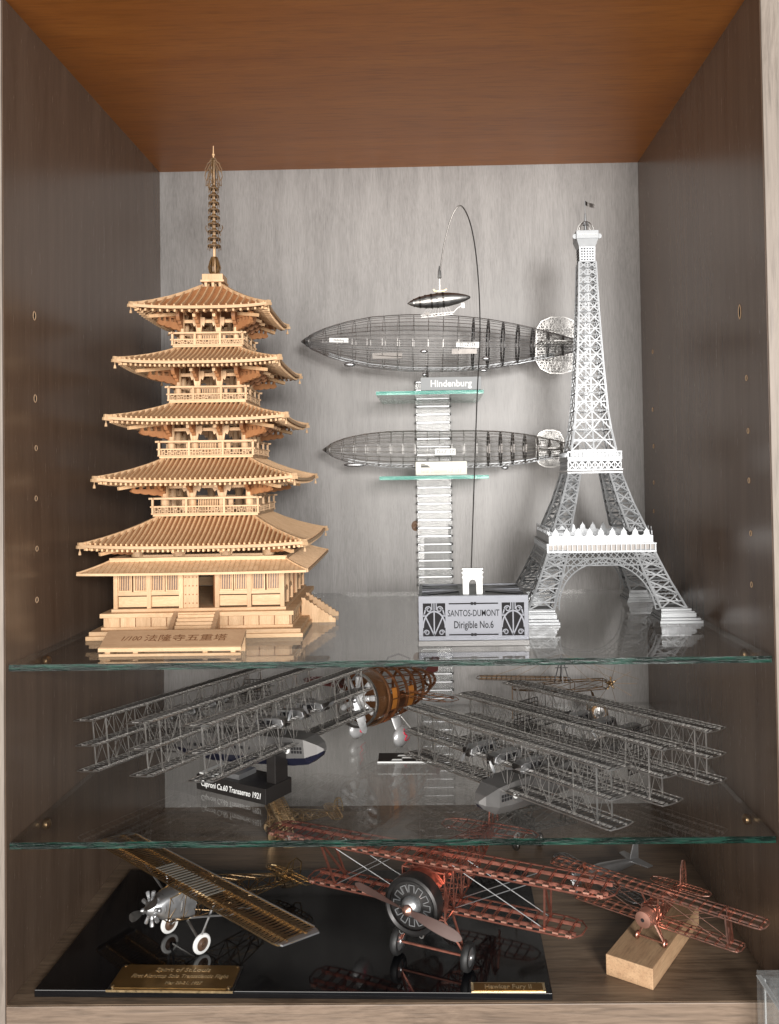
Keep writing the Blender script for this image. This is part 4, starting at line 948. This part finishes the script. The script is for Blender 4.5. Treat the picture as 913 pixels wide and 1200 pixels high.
MB().prism([(-5, 0), (5, 0), (5, 3.4)], 40, RZ(PI/2)).build('card', 'black_card', nc); MB().span((-20.3, -5.6, 0), (20.3, -5.0, .9)).build('card_edge', 'card_white', nc)
pc = MB()
for i, (x, w_) in enumerate(((-11, 8), (-4, 10), (-7, 14), (6, 5), (10, 4))): pc.add([(x, -3+i % 3*2.2, .85+(i % 3)*.75), (x+w_, -3+i % 3*2.2, .85+(i % 3)*.75), (x+w_-1, -1.6+i % 3*2.2, 1.35+(i % 3)*.75), (x+1, -1.6+i % 3*2.2, 1.35+(i % 3)*.75)], [(0, 1, 2, 3)])
pc.build('card_picture', 'card_white', nc, 'stuff')

# ================================================================== wire-braced early monoplane at the back right
em = thing('early_monoplane_model', 'thin bronze wire-braced early aeroplane behind right-hand flying boat', 'aeroplane model', (342, 226, G2))
truss([(-46, 1.5, 27, 30), (-20, 3, 24, 30), (5, 4, 22, 30), (34, 3.6, 22, 29)], 'bronze_wire', 'bronze_wire', em, .3, RZ(.3))
EW = wing_meshes(38, 15, 18, .3, 'bronze_wire', 'bronze_wire', .5, .8)
put_wing(em, EW, T(-34, 8, 31) @ RZ(1.45))
kp = [((-6, 0, 29), (0, 0, 52)), ((6, 0, 29), (0, 0, 52)), ((0, -6, 29), (0, 0, 52)), ((0, 6, 29), (0, 0, 52))]
for i, (p, q) in enumerate(kp): MB(T(-4, 0, 0)).bar(p, q, .8).build('kingpost', 'black_steel', em)
MB().bar((-9, 0, 41), (1, 0, 41), .7).build('kingpost_bar', 'black_steel', em)
wr = MB()
for i in range(7): wr.bar((-4, 0, 52), (-62+i*20, 12-i*2, 31), .22)
wr.build('bracing_wires', 'bronze_wire', em, 'stuff')
radial(em, T(36, 4, 27) @ RZ(-1.2), 5.5, 5, 'old_brass', .7)
rw = MB(T(36, 4, 27))
for i in range(9): a = 2*PI*i/9; rw.bar((0, 0, 0), (21*math.cos(a), -2, 15*math.sin(a)), .24)
rw.build('radiating_wires', 'bronze_wire', em, 'stuff')
for s in (-1, 1):
    wheel(em, T(24, s*9, 7.2), 7, 1.4, 'bronze_wire', 'mid_steel'); MB().bar((24, s*9, 7.2), (20, s*3, 22), .7).build('leg', 'bronze_wire', em)
MB().bar((-44, 0, 0), (-44, 0, 27), .7).build('skid', 'bronze_wire', em)

# ================================================================== black base with plaques
bp_ = thing('display_base', 'glossy black display base under the brass and red aeroplanes', 'display base', (11.7, 6.9, 0), math.radians(-1.19))
MB().span((0, 0, 0), (285, 143, 4)).build('slab', 'black_gloss', bp_, bevel=.35)
pl = thing('name_plaque', 'brass plaque with engraved text at left front of black base', 'plaque', (87.9, 15.7, 4.0), math.radians(-1.6))
MB().span((-35, -12, 0), (35, 12, 1.0)).build('backing', 'black_card', pl, bevel=.2)
MB().prism([(-34+3, -11), (34-3, -11), (34, -8), (34, 8), (31, 11), (-31, 11), (-34, 8), (-34, -8)], .8, T(0, 0, 1.4) @ RX(-PI/2)).build('plate', 'plaque_brass', pl)
for x in (-32.4, 32.4):
    for y in (-9.6, 9.6): MB(T(x, y, 1.0)).lathe([(1.0, 0), (1.0, .9), (.3, 1.3)], 10).build('screw', 'brass', pl, smooth=True)
for i, (s_, z_, y_, k_) in enumerate((('Spirit of St.Louis', 5.0, 6.2, .95), ('First Nonstop Solo Transatlantic Flight', 4.6, .2, .76), ('May 20-21, 1927', 3.4, -6.2, .9))):
    text('lettering', s_, z_, 'brass_print', pl, T((2 if i < 2 else 6), y_, 1.85), k_, .05, .04, shear=.15)
MB().box((0, -12.1, .6), (70.4, .5, 1.2)).build('front_edge', 'brass', pl)
p2 = thing('name_plaque', 'narrow brass name strip at right front corner of black base', 'plaque', (273, 4.6, 4.0), math.radians(-.6))
MB().span((-20.2, -3.6, 0), (20.2, 5.2, .9)).build('strip', 'brass_print', p2, bevel=.2); MB().span((-18.8, -2.6, .85), (18.8, 4.3, 1.05)).build('field', 'plaque_brass', p2)
text('lettering', 'Hawker Fury II', 5.2, 'brass_print', p2, T(0, .8, 1.15), .82, .05, .06)

# ================================================================== brass high-wing monoplane
sm = thing('monoplane_model', 'brass-winged monoplane with silver nose on left of black base', 'aeroplane model', (86.9, 58.1, 4.0), math.radians(-131.3))
SW = wing_meshes(100, 29, 62, .42, 'brass', 'old_brass', .22, 1.5, True)
MwS = T(0, 0, 34.6) @ RY(-.10)
sw = put_wing(sm, SW, MwS)
for s in (-1, 1): MB(MwS).prism([(-14.2, 0), (13.8, 0), (12.0, 4.5), (-12.4, 5.5)], .9, T(0, s*95.2, 0) @ (RX(-PI/2) if s > 0 else RX(PI/2))).build('wing_tip', 'silver_paint', sm)
for s in (-1, 1): MB(MwS).bar((-14.6, -94, .3), (-14.6, 94, .3), .7).build('trailing_edge', 'silver_paint', sm) if s > 0 else None
for i in range(16): MB(MwS).span((-4, -30+i*3.6, 1.35), (9, -28.4+i*3.6, 1.6)).build('cover_strip', 'cloth_grey', sm)
Mf = T(0, 0, 24.2) @ RY(-.175)
secs = [(22, 6.6, -7.0, 6.0), (12, 7.2, -7.6, 9.4), (2, 7.2, -7.6, 10), (-12, 6.8, -7.2, 9.6), (-28, 5.8, -6.0, 7.6), (-44, 4.4, -4.6, 5.6), (-60, 2.8, -3.0, 3.8), (-78, .8, -1.4, 2.0)]
truss(secs, 'brass', 'old_brass', sm, .38, Mf)
def loft(name, secs_, mat, parent, M, n=16):
    """secs_: (x, half width, half height, z centre, squareness)"""
    m = MB(M); vs = []
    for x, w_, h_, zc, q in secs_:
        for j in range(n):
            a = 2*PI*j/n; c_, s_ = math.cos(a), math.sin(a); e = 2/(2+q*6)
            vs.append((x, w_*math.copysign(abs(c_)**e, c_), zc+h_*math.copysign(abs(s_)**e, s_)))
    k = len(secs_); m.add(vs, [(i*n+j, i*n+(j+1) % n, (i+1)*n+(j+1) % n, (i+1)*n+j) for i in range(k-1) for j in range(n)]+[tuple(range(n))[::-1], tuple(range((k-1)*n, k*n))])
    return m.build(name, mat, parent, smooth=True)
nose = loft('nose_cowl', [(33.5, 2.0, 2.0, 0, 0), (32, 3.6, 3.6, 0, 0), (28, 5.6, 5.6, 0, 0), (24, 6.6, 6.6, .3, .4), (14, 7.4, 8.2, 1.0, .8), (4, 7.5, 8.9, 1.3, 1)], 'silver_paint', sm, Mf)
for x, r in ((24.2, 6.75), (14.0, 8.0)): MB(Mf).lathe([(r-.4, x-.2), (r+.12, x-.2), (r+.12, x+.2), (r-.4, x+.2)], 16, T(0, 0, .3) @ RY(PI/2)).build('seam', 'grey_steel', nose)
radial(sm, Mf @ T(30, 0, 0), 10.0, 9, 'silver_paint', 1.15)
propeller(sm, Mf @ T(35.5, 0, 0), 15.5, 4.6, 'grey_steel', 'silver_paint', -.95)
for s in (-1, 1):
    wheel(sm, T(7, s*17.5, 6.0), 5.9, 2.4, 'white_paint', 'hub_brown')
    MB().bar((7, s*16.2, 6.0), (10, s*7, 17.5), 1.1).build('leg', 'grey_steel', sm); MB().bar((6, s*16.2, 6), (-6, s*7, 17), .8).build('leg', 'grey_steel', sm)
    MB().bar((8, s*16.6, 8), (3, s*27, 33.4), 1.0).build('wing_strut', 'silver_paint', sm)
    MB().bar((8, s*7, 18), (5, s*52, 34), .9).build('wing_strut', 'silver_paint', sm); MB().bar((-8, s*7, 16.5), (-6, s*52, 33.4), .9).build('wing_strut', 'silver_paint', sm)
TW = wing_meshes(22, 12, 9, .32, 'brass', 'old_brass', .9, .5); put_wing(sm, TW, Mf @ T(-74, 0, 1.5), 'tailplane')
fv = MB(Mf); fo = [(-70, 1), (-73, 9), (-79, 11.5), (-84, 8), (-84, 0), (-80, -2.4), (-70, 0)]
fv.poly([(x, 0, z) for x, z in fo]+[(-70, 0, 1)], .6); fv.bar((-76, 0, 0), (-77, 0, 10.6), .4); fv.bar((-72, 0, 5), (-84, 0, 5), .4); fv.build('tail_fin', 'brass', sm)

# ================================================================== biplanes
def biplane(name, label, loc, rz, P):
    a = thing(name, label, 'aeroplane model', loc, rz)
    mf, mr, mw = P['mats']
    UW = wing_meshes(P['bU'], P['cU'], P['nr'], P['r'], mf, mr, P.get('tip', .5), P['th'], P.get('cross', False), P.get('lip', False))
    LW = wing_meshes(P['bL'], P['cL'], int(P['nr']*P['bL']/P['bU']), P['r'], mf, mr, P.get('tip', .5), P['th'], P.get('cross', False), P.get('lip', False))
    put_wing(a, UW, T(P['stag'], 0, P['zU']), 'upper_wing'); put_wing(a, LW, T(0, 0, P['zL']), 'lower_wing')
    for s in (-1, 1):
        y = s*P['ys']; c = P['cL']*.3
        for x0, x1 in ((c, P['stag']+c), (-c, P['stag']-c), (-c, P['stag']+c)): MB().bar((x0, y, P['zL']), (x1, y*P.get('ks', 1.0), P['zU']), P['r']*2.2).build('interplane_strut', mf, a)
        for x0, x1 in ((c, P['stag']+c), (-c, P['stag']-c)): MB().bar((x0, s*P['fw']*.8, P['zn']+P['fh']*.6), (x1, s*P['fw']*1.3, P['zU']), P['r']*2).build('cabane_strut', mf, a)
        k = P['stag']+c
        for x0, x1, q in ((k, c, 0), (P['stag']-c, -c, 0)):
            MB().bar((x0, y, P['zU']), (x1, s*P['fw'], P['zL']+1), P['rw']).build('flying_wire', mw, a); MB().bar((x0, s*P['fw']*1.3, P['zU']), (x1, y, P['zL']), P['rw']).build('landing_wire', mw, a)
        wheel(a, T(P['xw'], s*P['yw'], P['rwh']), P['rwh'], P['rwh']*.55, P['tyre'], P['disc'])
        for x in (-5, 6): MB().bar((P['xw'], s*P['yw']*.94, P['rwh']), (P['xw']+x*P['rwh']/7, s*P['fw']*.7, P['zn']-P['fh']), P['r']*2).build('leg', mf, a)
    MB().bar((P['xw'], -P['yw'], P['rwh']), (P['xw'], P['yw'], P['rwh']), P['r']*2).build('axle', mf, a)
    n, t = P['nose'], P['tail']; fw_, fh, zn, zt = P['fw'], P['fh'], P['zn'], P['zt']
    secs = []
    for i in range(9):
        u = i/8; w_ = fw_*(1-u**1.6*.88); h_ = fh*(1-u**1.5*.8); zc = zn+(zt-zn)*u; secs.append((n*.55+(-t-n*.55)*u, w_, zc-h_, zc+h_))
    truss(secs, mf, mr, a, P['r']*1.1)
    tp_ = wing_meshes(P['bT'], P['cT'], 9, P['r'], mf, mr, .8, .5); put_wing(a, tp_, T(-t+P['cT']*.2, 0, zt+1), 'tailplane')
    fo = [(0, 0), (.15, .75), (.42, 1.0), (.75, .95), (.95, .55), (1, 0)]; q = P['fin']
    f = MB(T(-t+q*.2, 0, zt)).poly([(-x*q*.9, 0, z*q*P.get('fk', 1.25)) for x, z in fo], P['r']*2.2).build('tail_fin', mf, a)
    fr_ = MB(T(-t+q*.2, 0, zt))
    for i in range(5): z = q*P.get('fk', 1.25)*(.12+.17*i); fr_.bar((-q*.06-q*.05*i, 0, z), (-q*.86+q*.02*i*i, 0, z), P['r']*1.2)
    fr_.bar((-q*.4, 0, 0), (-q*.42, 0, q*P.get('fk', 1.25)), P['r']*1.5); fr_.build('fin_ribs', mr, f, 'stuff')
    return a
rb_ = biplane('biplane_model', 'red copper biplane with black radial cowl on right of black base', (235.8, 40.0, 4.0), math.radians(-113.6),
    dict(mats=('red_copper', 'red_copper', 'silver_paint'), bU=108, cU=24, bL=87, cL=22, nr=29, r=.5, th=2.0, tip=.55, lip=True, stag=12, zU=62, zL=31, ys=66, ks=1.06, fw=13.0, fh=13.0, zn=44.5, zt=38, rw=.42,
         xw=10, yw=22, rwh=8.0, tyre='black_rubber', disc='silver_paint', nose=38, tail=92, bT=34, cT=20, fin=20))
Mn = T(38, 0, 44.8)
cw = MB(Mn).lathe([(14.6, 1.0), (15.9, .2), (16.2, -2.4), (15.6, -9), (14.6, -9), (14.0, -3), (13.2, 0), (14.6, 1.0)], 34, RY(PI/2)).build('cowl', 'black_steel', rb_, smooth=True)
MB(Mn).lathe([(13.6, -3.2), (13.6, -2.2), (6, -1.2), (5.6, -1.2)], 34, RY(PI/2)).build('engine_face', 'black_steel', cw, smooth=True)
slot = MB().poly([(0, -1.5, 7.0), (0, -1.6, 11.0), (0, 1.6, 11.0), (0, 1.5, 7.0)], .4, .6, (1, 0, 0)).mesh('slot_rim', 'silver_paint')
for i in range(12): link('slot_rim', slot, cw, M=Mn @ T(-1.2, 0, 0) @ RX(2*PI*i/12))
MB(Mn).lathe([(5.6, -2), (5.6, .6), (4.4, 2.6), (2.6, 3.6), (.1, 3.8)], 20, RY(PI/2)).build('gear_case', 'silver_paint', cw, smooth=True)
propeller(rb_, Mn @ T(5.2, 0, 0), 33, 5.4, 'prop_brown', 'copper', 1.30)
for x in (20, 28): MB(T(0, 0, 44.8)).lathe([(13.8, x-.6), (14.4, x-.6), (14.4, x+.6), (13.8, x+.6), (13.8, x-.6)], 28, RY(PI/2)).build('cowl_band', 'red_copper', rb_)
MB(T(0, 0, 44.8)).grid(lambda u, v: Vector((29-24*u, 13.6*math.cos(.5+v*2.1), 13.6*math.sin(.5+v*2.1))), 3, 10).build('top_decking', 'red_copper', rb_, smooth=True)
for s in (-1, 1): MB(T(30, s*6, 30)).lathe([(1.4, -8), (1.4, 8), (.9, 8), (.9, -8)], 12, RY(PI/2)).build('exhaust_pipe', 'grey_steel', rb_, smooth=True)
blk = MB().prism([(0, 0), (27.4, 0), (27.4, 11.6), (0, 11.6)], 83, Matrix()).mesh('wood_block', 'block_wood')
blk_o = bpy.data.objects.new('wood_block', blk); COL.objects.link(blk_o)
ba = math.atan2(-15.2, 22.4)
blk_o.matrix_world = mm(T(330.2, 24.8, 0) @ RZ(ba) @ T(0, 41.5, 0)); bv = blk_o.modifiers.new('Bevel', 'BEVEL'); bv.width = .0004; bv.segments = 2
tag(blk_o, 'pale bare wood block under the small copper biplane', 'wood block')
sb_ = biplane('biplane_model', 'small copper biplane standing on the pale wood block', (362.5, 40.3, 11.6), math.radians(-128.3),
    dict(mats=('copper', 'copper', 'copper'), bU=65.5, cU=14, bL=51, cL=12.5, nr=24, r=.42, th=1.0, tip=.35, stag=4, zU=30, zL=11.2, ys=44, fw=4.2, fh=4.4, zn=17.6, zt=15, rw=.28,
         xw=6, yw=8.4, rwh=2.4, tyre='copper', disc='red_copper', nose=16, tail=40, bT=19, cT=10, fin=10, fk=1.5))
Mn = T(13.5, 0, 17.6)
cwl = MB(Mn).lathe([(1.2, 3.6), (4.6, 3.2), (5.0, 2.0), (5.0, -3.5), (4.7, -3.5), (1.2, 3.0)], 22, RY(PI/2)).build('cowl', 'copper_band', sb_, smooth=True); MB(Mn).lathe([(1.1, 0), (1.1, 3.7)], 12, RY(PI/2)).build('shaft_hole_shade', 'cut_dark', cwl)  # solid dark plug paints the shade of an open shaft hole
for s in (-1, 1): MB(T(0, 0, 17.6)).grid(lambda u, v: Vector((11-13*u, s*4.3*math.cos(-.9+v*1.6), 4.6*math.sin(-.9+v*1.6))), 3, 6).build('side_panel', 'copper', sb_, smooth=True)
for s in (-1, 1): MB().prism([(-1.6, 11), (1.6, 11), (5.4, 33.5), (2.4, 33.5)], .7, T(0, s*44, 0)).build('strut_plate', 'copper', sb_)
biplane('biplane_model', 'small silver biplane on floor behind red biplane wing', (302, 196, 0), math.radians(-70),
    dict(mats=('grey_steel', 'mid_steel', 'grey_steel'), bU=50, cU=13, bL=46, cL=12, nr=20, r=.4, th=1.0, tip=.5, stag=3, zU=29, zL=12, ys=34, fw=4.5, fh=5, zn=18, zt=14, rw=.3,
         xw=7, yw=10, rwh=5.5, tyre='mid_steel', disc='bright_steel', nose=18, tail=42, bT=18, cT=10, fin=10))
biplane('biplane_model', 'small dull brass biplane on floor behind the brass monoplane', (112, 214, 0), math.radians(-160),
    dict(mats=('brass', 'old_brass', 'brass'), bU=48, cU=13, bL=46, cL=12, nr=20, r=.45, th=1.0, tip=.4, stag=2, zU=26, zL=10, ys=34, fw=4.5, fh=5, zn=16, zt=13, rw=.3,
         xw=7, yw=10, rwh=6.0, tyre='old_brass', disc='old_brass', nose=18, tail=44, bT=18, cT=10, fin=9))
ss = thing('monoplane_model', 'tiny silver low-wing monoplane on floor behind the wood block', 'aeroplane model', (352, 132, 0), math.atan2(-30, -49))
loft('fuselage', [(27, 2.4, 2.6, 10, .2), (20, 4.0, 4.4, 10, .2), (4, 3.8, 4.6, 10.2, .2), (-14, 2.6, 3.4, 9.6, .2), (-30, .9, 1.6, 9, .2)], 'silver_paint', ss, Matrix())
NW = wing_meshes(42, 12, 20, .4, 'bright_steel', 'grey_steel', .5, .9, True); put_wing(ss, NW, T(8, 0, 7))
MB().prism([(-22, 10), (-31, 10), (-31, 21), (-28, 22.5), (-26, 21)], .9).build('tail_fin', 'silver_paint', ss, bevel=.2)
MB(T(-27, 0, 10)).prism([(-4, -14), (1, -14), (4, -3), (4, 3), (1, 14), (-4, 14)], .9, RX(-PI/2)).build('tailplane', 'silver_paint', ss, bevel=.2)
radial(ss, T(27.5, 0, 10), 4.6, 7, 'bright_steel', .8); propeller(ss, T(30, 0, 10), 9, 2.0, 'silver_paint', 'bright_steel', .5)
for s in (-1, 1):
    wheel(ss, T(10, s*9, 2.6), 2.6, 1.4, 'black_rubber', 'bright_steel'); MB().bar((10, s*9, 2.6), (9, s*7, 7), .8).build('leg', 'grey_steel', ss)

# ================================================================== clear acrylic case corner at lower right
ac = thing('acrylic_case', 'clear acrylic case cutting into the lower right corner', 'acrylic case', (403.8, -40, -60), 0)
t_ = 2.4
for nm, a_, b_ in (('front_wall', (0, 0, 0), (60, t_, 77)), ('side_wall', (0, t_, 0), (t_, 34, 77)), ('rear_wall', (t_, 34-t_, 0), (60, 34, 77)), ('lid', (0, 0, 77.2), (60, 34, 79.8))):
    MB().span(a_, b_).build(nm, 'acrylic_slat', ac, bevel=.3)
for a_, b_ in (((0, -.2, 76.6), (60, 2.4, 77.1)), ((-.3, 0, 0), (.5, 2.2, 77)), ((-.2, 2, 76.6), (2.4, 34, 77.1)), ((2.6, 30, 0), (3.4, 31.4, 77))): MB().span(a_, b_).build('edge', 'edge_glow', ac)  # added white bars paint the glow of the case's edges
